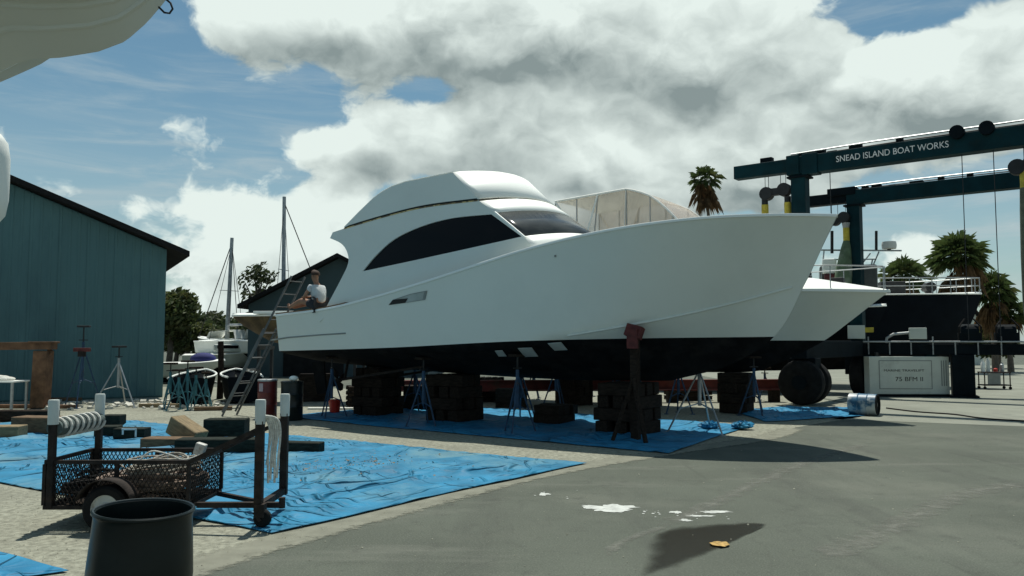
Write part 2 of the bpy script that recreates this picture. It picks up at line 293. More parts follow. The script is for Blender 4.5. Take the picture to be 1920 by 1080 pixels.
# ------------------------------------------------------------------ mesh helpers
class MB:
    def __init__(s): s.v = []; s.f = []
    def add(s, vs, fs):
        k = len(s.v); s.v += [Vector(q) for q in vs]; s.f += [tuple(i + k for i in q) for q in fs]; return s
    def box(s, c, size, rot=None):
        x, y, z = (q / 2 for q in size); c = Vector(c)
        vs = [Vector((i * x, j * y, k * z)) for i in (-1, 1) for j in (-1, 1) for k in (-1, 1)]
        if rot is not None: vs = [rot @ q for q in vs]
        return s.add([c + q for q in vs], [(0, 1, 3, 2), (4, 6, 7, 5), (0, 4, 5, 1), (2, 3, 7, 6), (0, 2, 6, 4), (1, 5, 7, 3)])
    def bar(s, p, q, wd, ht, up=(0, 0, 1)):
        p = Vector(p); q = Vector(q); d = (q - p).normalized(); u = Vector(up)
        if abs(d.dot(u)) > .98: u = Vector((0, 1, 0))
        sd_ = d.cross(u).normalized(); u = sd_.cross(d)
        vs = [e + sd_ * (i * wd / 2) + u * (j * ht / 2) for e in (p, q) for i, j in ((-1, -1), (1, -1), (1, 1), (-1, 1))]
        return s.add(vs, [(3, 2, 1, 0), (4, 5, 6, 7), (0, 1, 5, 4), (1, 2, 6, 5), (2, 3, 7, 6), (3, 0, 4, 7)])
    def cyl(s, p, q, r0, r1=None, n=10, caps=True):
        r1 = r0 if r1 is None else r1; p = Vector(p); q = Vector(q); d = (q - p).normalized()
        u = d.orthogonal().normalized(); v = d.cross(u)
        vs = [e + (u * math.cos(2 * math.pi * i / n) + v * math.sin(2 * math.pi * i / n)) * r for e, r in ((p, r0), (q, r1)) for i in range(n)]
        fs = [(i, (i + 1) % n, n + (i + 1) % n, n + i) for i in range(n)]
        if caps: fs += [tuple(range(n))[::-1], tuple(range(n, 2 * n))]
        return s.add(vs, fs)
    def tube(s, pts, r, n=8, closed=False):
        pts = [Vector(q) for q in pts]; m = len(pts); vs = []; fs = []; pu = None
        for i, q in enumerate(pts):
            a_ = pts[(i - 1) % m] if (closed or i) else q; b_ = pts[(i + 1) % m] if (closed or i < m - 1) else q
            d = (b_ - a_).normalized()
            u = d.orthogonal().normalized() if pu is None else (pu - d * pu.dot(d)).normalized()
            pu = u; v = d.cross(u); rr = r[i] if isinstance(r, (list, tuple)) else r
            vs += [q + (u * math.cos(2 * math.pi * j / n) + v * math.sin(2 * math.pi * j / n)) * rr for j in range(n)]
        for i in range(m if closed else m - 1):
            k = (i + 1) % m
            fs += [(i * n + j, i * n + (j + 1) % n, k * n + (j + 1) % n, k * n + j) for j in range(n)]
        if not closed: fs += [tuple(range(n))[::-1], tuple(range((m - 1) * n, m * n))]
        return s.add(vs, fs)
    def lathe(s, prof, c=(0, 0, 0), n=24, axis=None, caps=(False, False)):
        c = Vector(c); rot = Vector((0, 0, 1)).rotation_difference(Vector(axis)).to_matrix() if axis is not None else Matrix.Identity(3)
        vs = []
        for r_, z in prof: vs += [c + rot @ Vector((r_ * math.cos(2 * math.pi * i / n), r_ * math.sin(2 * math.pi * i / n), z)) for i in range(n)]
        fs = [(k * n + i, k * n + (i + 1) % n, (k + 1) * n + (i + 1) % n, (k + 1) * n + i) for k in range(len(prof) - 1) for i in range(n)]
        if caps[0]: fs.append(tuple(range(n))[::-1])
        if caps[1]: fs.append(tuple(range((len(prof) - 1) * n, len(prof) * n)))
        return s.add(vs, fs)
    def grid(s, rows):
        m = len(rows[0]); vs = [q for r_ in rows for q in r_]
        return s.add(vs, [(i * m + j, i * m + j + 1, (i + 1) * m + j + 1, (i + 1) * m + j) for i in range(len(rows) - 1) for j in range(m - 1)])
    def prism(s, pts, ext):
        n = len(pts); e = Vector(ext); pts = [Vector(q) for q in pts]
        return s.add(pts + [q + e for q in pts], [tuple(range(n))[::-1], tuple(range(n, 2 * n))] + [(i, (i + 1) % n, n + (i + 1) % n, n + i) for i in range(n)])
    def ball(s, c, r_, n=12, m=8):
        c = Vector(c); r_ = r_ if isinstance(r_, (tuple, list)) else (r_,) * 3; rows = []
        for i in range(m + 1):
            th = math.pi * i / m
            rows.append([c + Vector((r_[0] * math.sin(th) * math.cos(2 * math.pi * j / n), r_[1] * math.sin(th) * math.sin(2 * math.pi * j / n), r_[2] * math.cos(th))) for j in range(n + 1)])
        return s.grid(rows)
    def build(s, name, material, parent=None, world=False, smooth=False, bevel=0, solid=0, weld=False, seg=2):
        me = bpy.data.meshes.new(name)
        vs = s.v
        if parent is not None and world:
            inv = Matrix.LocRotScale(parent.location, parent.rotation_euler, None).inverted()
            g = parent.parent
            if g is not None: inv = inv @ Matrix.LocRotScale(g.location, g.rotation_euler, None).inverted()
            vs = [inv @ q for q in vs]
        me.from_pydata([tuple(q) for q in vs], [], s.f)
        bm = bmesh.new(); bm.from_mesh(me)
        if weld: bmesh.ops.remove_doubles(bm, verts=bm.verts, dist=1e-4)
        bmesh.ops.recalc_face_normals(bm, faces=bm.faces); bm.to_mesh(me); bm.free()
        if smooth:
            me.polygons.foreach_set('use_smooth', [True] * len(me.polygons)); me.update()
            me.set_sharp_from_angle(angle=R(38))
        me.materials.append(M[material])
        o = bpy.data.objects.new(name, me); col.objects.link(o)
        if parent is not None: o.parent = parent
        if solid:
            q = o.modifiers.new('solid', 'SOLIDIFY'); q.thickness = solid; q.offset = 0
        if bevel:
            q = o.modifiers.new('bevel', 'BEVEL'); q.width = bevel; q.segments = seg; q.limit_method = 'ANGLE'
        return o
def tag(o, label, cat, group=None, kind=None):
    o['label'] = label
    if cat: o['category'] = cat
    if group: o['group'] = group
    if kind: o['kind'] = kind
    return o
def thing(name, label, cat, loc=(0, 0, 0), rz=0, group=None):
    o = bpy.data.objects.new(name, None); col.objects.link(o); o.empty_display_size = .2
    o.location = loc; o.rotation_euler = (0, 0, rz); return tag(o, label, cat, group)
def struct(o, kind='structure'): o['kind'] = kind; return o
def copy_tree(o, parent=None):
    c = o.copy(); col.objects.link(c); c.parent = parent
    for ch in list(o.children): copy_tree(ch, c)
    return c
def lerp(tab, x):
    if x <= tab[0][0]: return tab[0][1]
    for (a0, b0), (a1, b1) in zip(tab, tab[1:]):
        if x <= a1:
            k = (x - a0) / (a1 - a0); return b0 + (b1 - b0) * k
    return tab[-1][1]
def slerp(tab, x):                                    # smooth (Catmull-Rom style) table lookup
    xs = [q[0] for q in tab]; ys = [q[1] for q in tab]
    if x <= xs[0]: return ys[0]
    if x >= xs[-1]: return ys[-1]
    i = max(k for k in range(len(xs) - 1) if xs[k] <= x)
    h = xs[i + 1] - xs[i]; k = (x - xs[i]) / h
    def m(j):
        if j == 0: return (ys[1] - ys[0]) / (xs[1] - xs[0])
        if j == len(xs) - 1: return (ys[-1] - ys[-2]) / (xs[-1] - xs[-2])
        return (ys[j + 1] - ys[j - 1]) / (xs[j + 1] - xs[j - 1])
    return ys[i] * (2*k**3 - 3*k**2 + 1) + m(i) * h * (k**3 - 2*k**2 + k) + ys[i + 1] * (-2*k**3 + 3*k**2) + m(i + 1) * h * (k**3 - k**2)
def spline(pts, n=6):
    out = []; P = [Vector(q) for q in pts]
    for i in range(len(P) - 1):
        a_, b_, c_, d_ = P[max(0, i - 1)], P[i], P[i + 1], P[min(len(P) - 1, i + 2)]
        for j in range(n):
            k = j / n; out.append(.5 * ((2 * b_) + (c_ - a_) * k + (2*a_ - 5*b_ + 4*c_ - d_) * k*k + (3*b_ - a_ - 3*c_ + d_) * k**3))
    return out + [P[-1]]

# ------------------------------------------------------------------ ground
g = MB(); g.grid([[(x, y, 0) for x in (-2500, -60, 0, 60, 2500)] for y in (-300, -20, 40, 120, 3500)])
struct(g.build('ground', 'asphalt'))
def rough_edge(pts, step, amp):
    out = []
    for i in range(len(pts)):
        p, q = pts[i], pts[(i + 1) % len(pts)]; n = max(1, int((q - p).length / step)); d = (q - p).normalized(); nn = Vector((-d.y, d.x, 0))
        for j in range(n):
            e = p + (q - p) * (j / n)
            out.append(e + nn * (amp * (noise.noise(e * 1.3) + .6 * noise.noise(e * 4.7))))
    return out
def sheet(name, pts, z, material, step=.25, amp=.06):
    bm = bmesh.new(); vs = [bm.verts.new((q.x, q.y, z)) for q in rough_edge(pts, step, amp)]
    bm.faces.new(vs); bmesh.ops.triangulate(bm, faces=bm.faces); bmesh.ops.recalc_face_normals(bm, faces=bm.faces)
    for f_ in bm.faces:
        if f_.normal.z < 0: f_.normal_flip()
    me = bpy.data.meshes.new(name); bm.to_mesh(me); bm.free(); me.materials.append(M[material])
    o = bpy.data.objects.new(name, me); col.objects.link(o); return o
edge = [(240, 1110), (420, 1046), (700, 968), (1000, 892), (1230, 852), (1430, 822), (1490, 802), (1600, 784)]
gp = [Vector((-30, 2, 0)), Vector((-3.2, 4.6, 0))] + [G(*q) for q in edge] + [Vector((9.2, 20.2, 0)), Vector((9.5, 27, 0)), Vector((-30, 34, 0))]
struct(sheet('gravel_yard', gp, .004, 'gravel', .3, .07))
cp = [G(1560, 786), G(1920, 800), G(2500, 812), Vector((60, 25, 0)), Vector((60, 60, 0)), Vector((9.6, 60, 0)), Vector((9.6, 21, 0))]
struct(sheet('concrete_apron', cp, .004, 'concrete', .6, .03))
# loose stones on the gravel: nobody could count them
g = MB(); rnd = random.Random(3); pe = [G(*q) for q in edge]
def right_of_edge(p):
    for a_, b_ in zip(pe, pe[1:]):
        if a_.y <= p.y <= b_.y:
            return p.x > a_.x + (b_.x - a_.x) * (p.y - a_.y) / (b_.y - a_.y) + .18 * rnd.random()
    return p.y < pe[0].y
for i in range(15000):
    Y = 5 + 13 * rnd.random() ** 1.4; p = Vector(((rnd.random() * 1.34 - .67) * Y, Y, .004))
    if right_of_edge(p):
        if rnd.random() > .03: continue
    r_ = .004 + .011 * rnd.random() ** 3
    u = rnd.random() * 6.28; cu, su = math.cos(u) * r_, math.sin(u) * r_
    g.add([p + Vector((cu, su, 0)), p + Vector((-su, cu * .8, 0)), p + Vector((-cu, -su * .9, 0)), p + Vector((su, -cu, 0)), p + Vector((.2 * cu, .1 * su, r_ * .8))],
          [(0, 1, 4), (1, 2, 4), (2, 3, 4), (3, 0, 4)])
tag(g.build('loose_stones', 'pebble'), 'loose pale stones scattered over the gravel', 'gravel', kind='stuff')
# pale sandy seam, paint splashes, wet patch and leaf on the asphalt
def strip(name, material, pts_px, hw, z, ends=.15):
    path = spline([G(*q) for q in pts_px], 10); rows = []; rim = []; m = len(path) - 1
    for i, p in enumerate(path):
        d = (path[min(i + 1, m)] - path[max(i - 1, 0)]).normalized(); n_ = Vector((-d.y, d.x, 0)); k = i / m; e = min(1, k / ends, (1 - k) / ends)
        for q in (-1, -.5, 0, .5, 1): rim.append((.3 * (1 - abs(q)) + .1) * e - .25 * (1 - e) - (.25 if abs(q) == 1 else 0))
        rows.append([p + n_ * hw * q + Vector((0, 0, z)) for q in (-1, -.5, 0, .5, 1)])
    o = MB().grid(rows).build(name, material); o.data.attributes.new('rim', 'FLOAT', 'POINT').data.foreach_set('value', rim); return struct(o)
strip('gravel_fringe', 'fringe', edge[:7], .32, .006, .04)
strip('dust_streak', 'dust', [(1190, 1000), (1300, 962), (1420, 905), (1500, 872), (1580, 845), (1680, 820)], .22, .004)
strip('dust_streak', 'dust', [(1500, 1060), (1650, 1000), (1800, 930), (1960, 900)], .3, .0045)
strip('dust_streak', 'dust', [(1130, 1050), (1160, 1020), (1210, 1000), (1260, 985)], .10, .005)
def splash(px, py, wpx, hpx, label, seed):
    c = G(px, py); rx = wpx / FPX * c.y / 2; ry = abs(G(px, py - hpx / 2).y - G(px, py + hpx / 2).y) / 2
    pts = []
    for i in range(72):
        a_ = 2 * math.pi * i / 72; k = .95 + .55 * noise.noise(Vector((math.cos(a_) * 1.6, math.sin(a_) * 1.6, seed * 3.1))) + .4 * noise.noise(Vector((math.cos(a_) * 4.5, math.sin(a_) * 4.5, seed * 1.7))) + .2 * noise.noise(Vector((math.cos(a_) * 12, math.sin(a_) * 12, seed)))
        pts.append((c.x + rx * k * math.cos(a_), c.y + ry * k * math.sin(a_), .004))
    n = len(pts); m = MB(); m.add(pts + [(c.x, c.y, .0055)], [(i, (i + 1) % n, n) for i in range(n)])
    tag(m.build('paint_splash', 'paint_white', smooth=True), label, 'paint', 'white paint splashes on the asphalt')
splash(1142, 953, 100, 13, 'largest white paint splash on the asphalt, beyond the wet patch', 1)
splash(1342, 960, 62, 4, 'long thin white paint streak right of the largest splash', 2)
splash(1312, 968, 44, 3, 'short white paint streak just in front of the long thin one', 3)
splash(1268, 961, 22, 5, 'small white paint spot between the largest splash and the streaks', 4)
splash(1020, 927, 20, 6, 'small white paint spot near the gravel edge left of the largest splash', 5)
splash(1285, 976, 22, 4, 'tiny white paint streak nearest the wet patch', 6)
te = spline([G(*q) for q in ((1214, 1003), (1265, 987), (1330, 981), (1395, 979), (1440, 983))], 12); be = spline([G(*q) for q in ((1192, 1092), (1252, 1074), (1312, 1050), (1376, 1018), (1440, 986))], 12)
rows, rim = [], []
for i, (p, q) in enumerate(zip(te, be)):
    k = i / (len(te) - 1); rows.append([p + (q - p) * (j / 24) + Vector((0, 0, .0045)) for j in range(25)])
    for j in range(25): rim.append(min(1, 4.5 * j / 24, 3.2 * (1 - j / 24), 3.2 * k, 7 * (1 - k)) * .9)
o = MB().grid(rows).build('puddle', 'wet'); o.data.attributes.new('rim', 'FLOAT', 'POINT').data.foreach_set('value', rim)
struct(o)
g = MB(); rnd = random.Random(14)
for i in range(24):
    px, py = (rnd.gauss(1215, 18), rnd.gauss(962, 3)) if i < 12 else (rnd.gauss(1290, 45), rnd.gauss(968, 5)) if i < 19 else (rnd.gauss(1035, 30), rnd.gauss(929, 5))
    c = G(px, py); r_ = rnd.uniform(.005, .018); g.lathe([(r_, .0042), (r_ * .6, .006), (0, .0065)], (c.x, c.y, 0), 9)
tag(g.build('paint_drops', 'paint_white'), 'small white paint drops scattered round the larger splashes', 'paint', kind='stuff')
c = G(1350, 1024); lf = [(.105, .01), (.085, .045), (.04, .05), (.02, .065), (-.03, .05), (-.06, .055), (-.10, .02), (-.085, -.02), (-.04, -.035), (-.02, -.055), (.03, -.045), (.07, -.03)]
g = MB(); g.add([(c.x + q[0] * .85, c.y + q[1] * 1.5, .010 + .012 * abs(math.sin(i * 1.9))) for i, q in enumerate(lf)] + [(c.x, c.y, .01)], [(i, (i + 1) % 12, 12) for i in range(12)])
tag(g.build('fallen_leaf', 'leaf_fallen', solid=.002), 'curled orange leaf lying in the wet patch', 'leaf')

# ------------------------------------------------------------------ tarps
def tarp(P1, P2, P3, P4, label, material, n=90, amp=.022, seed=0, z0=.014):
    rows = []
    for i in range(n + 1):
        row = []
        for j in range(n + 1):
            a_, b_ = i / n, j / n
            p = P1 * (1 - a_) * (1 - b_) + P2 * a_ * (1 - b_) + P3 * a_ * b_ + P4 * (1 - a_) * b_
            ed = min(a_, 1 - a_, b_, 1 - b_)
            d = (P2 - P1).normalized(); q = Vector((p.dot(d), p.dot(Vector((-d.y, d.x, 0))), seed))
            wk = abs(noise.noise(Vector((q.x * .35, q.y * 2.6, seed)))); wk2 = noise.noise(Vector((q.x * 1.6, q.y * 5.5, seed + 9)))
            fold = max(0, .085 - abs(noise.noise(Vector((q.x * .16 + q.y * .10, q.y * 1.0, seed + 2))))) * 11.7; fold2 = max(0, .06 - abs(noise.noise(Vector((q.y * .3 + q.x * .5, q.x * .40 - q.y * .5, seed + 7))))) * 16; fold3 = max(0, .10 - abs(noise.noise(Vector((q.x * .5, q.y * 2.4, seed + 12))))) * 10
            fade = min(1, .25 + ed * 14)
            z = z0 + amp * fade * (1.2 * max(0, .42 - wk) ** 1.5 * 3 + .3 * wk2 + .4 * max(0, noise.noise(Vector((q.x * .8, q.y * .9, seed + 4)))) + 1.5 * fold * max(.15, noise.noise(Vector((q.x * .6, q.y * .6, seed + 20))) + .45) + 1.3 * fold2 * max(0, noise.noise(Vector((q.x * .5, q.y * .5, seed + 30))) + .3) + .7 * fold3)
            if ed < .012: z += .012 * max(0, noise.noise(Vector((q.x * 2, q.y * 2, seed)))) + .003
            e = Vector((noise.noise(Vector((q.x * .5, q.y * .5, 5))), noise.noise(Vector((q.x * .5, q.y * .5, 15))), 0)) * .10
            row.append(Vector((p.x + e.x, p.y + e.y, max(z, .009))))
        rows.append(row)
    o = MB().grid(rows).build('tarp', material, smooth=True, solid=.003); return tag(o, label, 'tarp', 'blue tarps on the yard')
V3 = lambda x, y, z=0: Vector((x, y, z))
tarp(G(500, 1004), G(1102, 871), G(1102, 871) + V3(-10.9, 7.0), G(500, 1004) + V3(-10.9, 7.0), 'big wrinkled blue tarp under the mesh trailer', 'tarp_dirty', n=230, amp=.034)
tarp(V3(2.45, 12.55), V3(4.95, 16.7), V3(-2.4, 22.4), V3(-5.4, 18.6), 'blue tarp spread in the shade beneath the big white boat', 'tarp', seed=3, amp=.03)
tarp(V3(5.4, 17.4), V3(8.3, 18.9), V3(9.2, 21.4), V3(5.6, 20.6), 'blue tarp left of the drum lying on its side', 'tarp', n=50, seed=6, amp=.035)
tarp(G(128, 1076), G(0, 1044) + V3(-.2, .1), V3(-7, 7.2), V3(-5, 5.0), 'corner of a blue tarp at the bottom left, nearest the camera', 'tarp', n=50, seed=8)

g = MB(); rnd = random.Random(31)
for i in range(330):
    px, py = (rnd.gauss(690, 45), rnd.gauss(866, 6)) if i < 190 else (rnd.gauss(580, 30), rnd.gauss(874, 5)) if i < 270 else (rnd.uniform(540, 900), rnd.uniform(845, 900))
    p = G(px, py, .06); s_ = rnd.uniform(.006, .024); a_ = rnd.random() * 6.28; u = Vector((math.cos(a_), math.sin(a_), rnd.uniform(-.3, .3))) * s_; v = Vector((-u.y * .5, u.x * .5, rnd.uniform(0, .01)))
    p.z = .045 + rnd.uniform(0, .02); g.add([p - u, p - v, p + u, p + v], [(0, 1, 2, 3)])
tag(g.build('leaf_litter', 'timber_tan'), 'dark leaf litter and grit lying on the big tarp', 'litter', kind='stuff')

# ------------------------------------------------------------------ hull loft
def hull(root, Ls, bs, bc, zs, zc, zk, rake, zw, tops='hull_white', bottom='antifoul', n=64, flare=1.0, rk=3.0, names=('topsides', 'bottom')):
    T, Bt, sheer = ([], []), ([], []), []
    for i in range(n + 1):
        u = 1 - (1 - i / n) ** 1.6
        sec = []
        k, c, s_ = zk(u), zc(u), zs(u); b0, b1 = bc(u), bs(u)
        for j in range(9):
            q = j / 8; sec.append((b0 * q, k + (c - k) * (q ** 1.15)))
        for j in range(1, 15):
            q = j / 14; fl = q + flare * (u ** 2) * .32 * (q * q - q)
            sec.append((b0 + (b1 - b0) * fl, c + (s_ - c) * q))
        zwl = zw(u)
        lo, hi = [sec[0]], []
        for (t0, z0), (t1, z1) in zip(sec, sec[1:]):
            if z0 < zwl <= z1:
                f_ = (zwl - z0) / (z1 - z0); m = (t0 + (t1 - t0) * f_, zwl); lo.append(m); hi.append(m)
            (lo if z1 < zwl else hi).append((t1, z1))
        def resample(pl, m):
            L = [0]
            for a_, b_ in zip(pl, pl[1:]): L.append(L[-1] + math.hypot(b_[0] - a_[0], b_[1] - a_[1]))
            out = []
            for q in range(m + 1):
                x = L[-1] * q / m
                out.append((lerp(list(zip(L, [e[0] for e in pl])), x), lerp(list(zip(L, [e[1] for e in pl])), x)))
            return out
        S_ = lambda z: -Ls * (1 - u) - rake(z) * u ** rk
        for side in (0, 1):
            sg = -1 if side == 0 else 1
            T[side].append([Vector((S_(z), sg * t_, z)) for t_, z in resample(hi, 16)])
            Bt[side].append([Vector((S_(z), sg * t_, z)) for t_, z in resample(lo, 10)])
        sheer.append((Vector((S_(s_), -b1, s_)), Vector((S_(s_), b1, s_))))
    m = MB(); m.grid(T[0]); m.grid(T[1]); m.grid([[p for p in T[0][0]], [p for p in T[1][0]]])
    a_ = m.build(names[0], tops, root, smooth=True, weld=True)
    m = MB(); m.grid(Bt[0]); m.grid(Bt[1]); m.grid([Bt[0][0], Bt[1][0]])
    b_ = m.build(names[1], bottom, root, smooth=True, weld=True)
    return a_, b_, sheer
class Frame:                                          # boat frame: x forward to the bow, y to port, z up
    def __init__(s, bow, ang): s.o = Vector((bow[0], bow[1], 0)); s.a = Vector((math.cos(ang), math.sin(ang), 0)); s.p = Vector((-s.a.y, s.a.x, 0)); s.ang = ang
    def pix(s, x, y, t):                              # photo pixel on the plane t metres to starboard
        d = ray(x, y); o = s.o - s.p * t; k = (o - C0).dot(s.p) / d.dot(s.p); P = C0 + d * k - s.o; return P.dot(s.a), P.z
    def world(s, x, y, z): return s.o + s.a * x + s.p * y + Vector((0, 0, z))

# ------------------------------------------------------------------ the big white boat
HEAD = R(-34)
FB = Frame((5.447, 13.285), HEAD)
yacht = thing('sport_boat', 'big white primed sport fishing boat propped up on timber blocks and stands', 'boat', FB.o, HEAD)
LB = 12.0
SHB = [(0, 1.74), (.2, 1.88), (.4, 1.96), (.55, 1.95), (.68, 1.83), (.78, 1.63), (.86, 1.30), (.92, .90), (.965, .46), (.988, .18), (1, .015)]
SHZ = [(0, 2.34), (.15, 2.45), (.27, 2.65), (.39, 2.91), (.5, 3.18), (.6, 3.43), (.72, 3.65), (.84, 3.78), (.93, 3.82), (1, 3.84)]
fbs = lambda u: slerp(SHB, u)
fzs = lambda u: slerp(SHZ, u)
fbc = lambda u: slerp([(0, 1.62), (.3, 1.74), (.5, 1.68), (.65, 1.44), (.78, 1.06), (.88, .64), (.95, .28), (1, .008)], u)
fzc = lambda u: slerp([(0, 1.50), (.3, 1.55), (.5, 1.66), (.65, 1.84), (.8, 2.12), (.9, 2.38), (1, 2.72)], u)
fzk = lambda u: slerp([(0, 1.22), (.3, 1.06), (.6, .98), (.85, 1.0), (1, 1.02)], u)
frk = lambda z: slerp([(.9, 3.4), (1.02, 3.0), (1.3, 1.95), (1.82, 1.10), (2.75, .54), (3.41, .22), (3.84, 0)], z)
fzw = lambda u: slerp([(0, 1.525), (.3, 1.62), (.55, 1.745), (.75, 1.80), (1, 1.83)], u)
tops, bott, sheer = hull(yacht, LB, fbs, fbc, fzs, fzc, fzk, frk, fzw)
# chine strake along the bow, rub rail on the sheer, deck
def strake(parent, ua, ub, name, material, off=.012, th=.02, side=-1):
    rows = []
    for i in range(40):
        u = ua + (ub - ua) * i / 39; z = fzc(u); b_ = fbc(u); x = -LB * (1 - u) - frk(z) * u ** 3
        rows.append([(x, side * (b_ - .02), z + .035), (x, side * (b_ + off + th), z + .012), (x, side * (b_ + off + th), z - .012), (x, side * (b_ - .03), z - .02)])
    MB().grid(rows).build(name, material, parent, smooth=True)
for sd_ in (-1, 1):
    strake(tops, .66, .985, 'spray_rail', 'hull_white', side=sd_)
    m = MB(); rows = []
    for i, (a_, b_) in enumerate(sheer):
        p = a_ if sd_ < 0 else b_
        rows.append([p + Vector((0, sd_ * q, e)) for q, e in ((-.03, .034), (.014, .034), (.026, .018), (.026, -.012), (.004, -.02))])
    m.grid(rows).build('rub_rail', 'white_gel', tops, smooth=True)
UC = .2                                              # cockpit runs from the transom to u = UC
rows = []
for i in range(41):
    u = UC + (1 - UC) * i / 40; x = -LB * (1 - u) - frk(fzs(u)) * u ** 3; z = fzs(u); b_ = fbs(u)
    rows.append([(x, b_ * q, z + .012 + .13 * (1 - q * q) * min(1, b_)) for q in (-1, -.6, -.25, 0, .25, .6, 1)])
MB().grid(rows).build('deck', 'white_gel', yacht, smooth=True)
cover = []
for sd_ in (-1, 1):                                  # teak covering boards along the cockpit
    rows = []
    for i in range(13):
        u = UC * i / 12; x = -LB * (1 - u); z = fzs(u); b_ = fbs(u)
        rows.append([(x, sd_ * (b_ + .01), z + .03), (x, sd_ * (b_ + .01), z + .062), (x, sd_ * (b_ - .26), z + .062), (x, sd_ * (b_ - .26), z + .01)])
    MB().grid(rows).build('covering_board', 'teak', yacht)
    rows = [[(-LB * (1 - UC * i / 8), sd_ * (fbs(UC * i / 8) - .26), fzs(UC * i / 8) + .02), (-LB * (1 - UC * i / 8), sd_ * (fbs(UC * i / 8) - .28), 1.75)] for i in range(9)]
    MB().grid(rows).build('cockpit_side', 'hull_white', yacht)
m = MB(); m.box((-LB + .13, 0, fzs(0) + .03), (.26, 2 * fbs(0) - .5, .05)); m.build('transom_board', 'teak', yacht, bevel=.006)
m = MB(); m.box((-LB + 1.2, 0, 1.74), (2.36, 3.1, .04)); m.build('cockpit_sole', 'white_gel', yacht)
# house: outlines traced in profile on a plane that leans in with height
def tz(z): return 1.73 - .09 * (z - 3.0)
def prof(pts, fn=tz):
    out = []
    for x, y in pts:
        z = 3.5
        for _ in range(5): s_, z = FB.pix(x, y, fn(z))
        out.append((s_, z))
    return out
def sp2(pts, n=5): return [(q.x, q.y) for q in spline([(a_, b_, 0) for a_, b_ in pts], n)]
aft = sp2([(600, 604), (612, 578), (640, 525), (654, 494), (652, 473), (641, 457), (620, 447)], 4)
lower = prof(aft) + prof([(625, 436), (646, 429)])
groove_px = sp2([(646, 429), (720, 407), (800, 388), (897, 376)], 5)
apil = prof(sp2([(897, 376), (930, 400), (985, 446)], 3))
GRV = prof(groove_px)
deck_pts = [(apil[-1][0] + .12, apil[-1][1] - .12), (-4.95, 3.30)] + [(-LB * (1 - u) , fzs(u) - .05) for u in (.56, .5, .43, .36, .3, .25, .2, .16)]
win = prof(sp2([(681, 509), (705, 480), (740, 449), (790, 425), (850, 409), (922, 402)], 4) + [(979, 444), (880, 466), (780, 488)])
outer = lower + GRV[1:] + apil[1:] + deck_pts
def side_panel(outline, holes, name, material, parent, sg, thick=.04, off=0.):
    bm = bmesh.new(); es = []
    for loop in [outline] + holes:
        vs = [bm.verts.new((s_, sg * (tz(z) - off), z)) for s_, z in loop]
        es += [bm.edges.new((vs[i], vs[(i + 1) % len(vs)])) for i in range(len(vs))]
    bmesh.ops.triangle_fill(bm, edges=es, use_beauty=True, use_dissolve=False)
    bmesh.ops.recalc_face_normals(bm, faces=bm.faces)
    me = bpy.data.meshes.new(name); bm.to_mesh(me); bm.free(); me.materials.append(M[material])
    o = bpy.data.objects.new(name, me); col.objects.link(o); o.parent = parent
    q = o.modifiers.new('solid', 'SOLIDIFY'); q.thickness = thick; q.offset = 0
    return o
roof_px = [(646, 427), (672, 400), (700, 373), (716, 361), (734, 351), (760, 342), (805, 333), (850, 324)]
ROOF = prof(roof_px)
BROW = prof([(850, 324), (873, 349), (897, 373)])
for sg in (-1, 1):
    hs = side_panel(outer, [win], 'house_side', 'hull_white', yacht, sg)
    side_panel(win, [], 'side_window', 'black_glass', hs, sg, thick=.01, off=.014)
    hard = [(s_, z + .045) for s_, z in GRV[::-1]]
    hard = ROOF[:-1] + BROW[:-1] + hard[:-1]
    side_panel(hard, [], 'hardtop_side', 'hull_white', yacht, sg)
    m = MB(); m.grid([[(s_, sg * (tz(z) + .004), z - .004), (s_, sg * (tz(z) + .004), z + .05)] for s_, z in GRV]); gr = m.build('groove', 'groove', hs)
    m = MB(); m.grid([[(s_, sg * (tz(z) + .025), z - .016), (s_, sg * (tz(z) + .025), z + .006)] for s_, z in GRV]); m.build('masking_tape', 'tape', hs, solid=.002)
def front_rows(prof_, bulge, nc=24, crown=.0):
    rows = []
    for s_, z in prof_:
        w_ = tz(z) + .018
        rows.append([(s_ + bulge * (1 - (q / nc * 2 - 1) ** 2), w_ * (q / nc * 2 - 1), z + crown * (1 - (q / nc * 2 - 1) ** 2)) for q in range(nc + 1)])
    return rows
BUL = .48
brow = BROW; gl = apil
MB().grid(front_rows(brow, BUL, crown=.15)).build('hardtop_front', 'white_gel', yacht, smooth=True, solid=.03)
gtop = [(s_, z) for s_, z in apil if z > 4.15]; kz = 4.20
def on_pillar(z):
    for (s0, z0), (s1, z1) in zip(apil, apil[1:]):
        if z1 <= z <= z0: return (s0 + (s1 - s0) * (z0 - z) / (z0 - z1), z)
    return (apil[-1][0] + (apil[-1][1] - z), z)
zt, zb = prof([(930, 400)])[0][1], apil[-1][1]
MB().grid(front_rows([on_pillar(apil[0][1] - .03), on_pillar(zt + .1), on_pillar(zt)], BUL, crown=.17)).build('brow_panel', 'white_gel', yacht, smooth=True, solid=.03)
ws = MB().grid(front_rows([on_pillar(zt), on_pillar((zt + zb) / 2), on_pillar(zb + .02)], BUL - .004, crown=.168)).build('windshield', 'tint_glass', yacht, smooth=True, solid=.015)
for q in (-1, 1):
    m = MB(); m.tube([(on_pillar(z)[0] + .012, q * (tz(z) + .012), z) for z in (zt + .02, (zt + zb) / 2, zb)], .022, 8)
    m.build('window_pillar', 'white_gel', ws, smooth=True)
MB().grid(front_rows([on_pillar(zb + .02), on_pillar(zb - .12), (on_pillar(zb - .12)[0] + .12, 3.2)], BUL, crown=.17)).build('house_front', 'white_gel', yacht, smooth=True, solid=.03)
rows = []
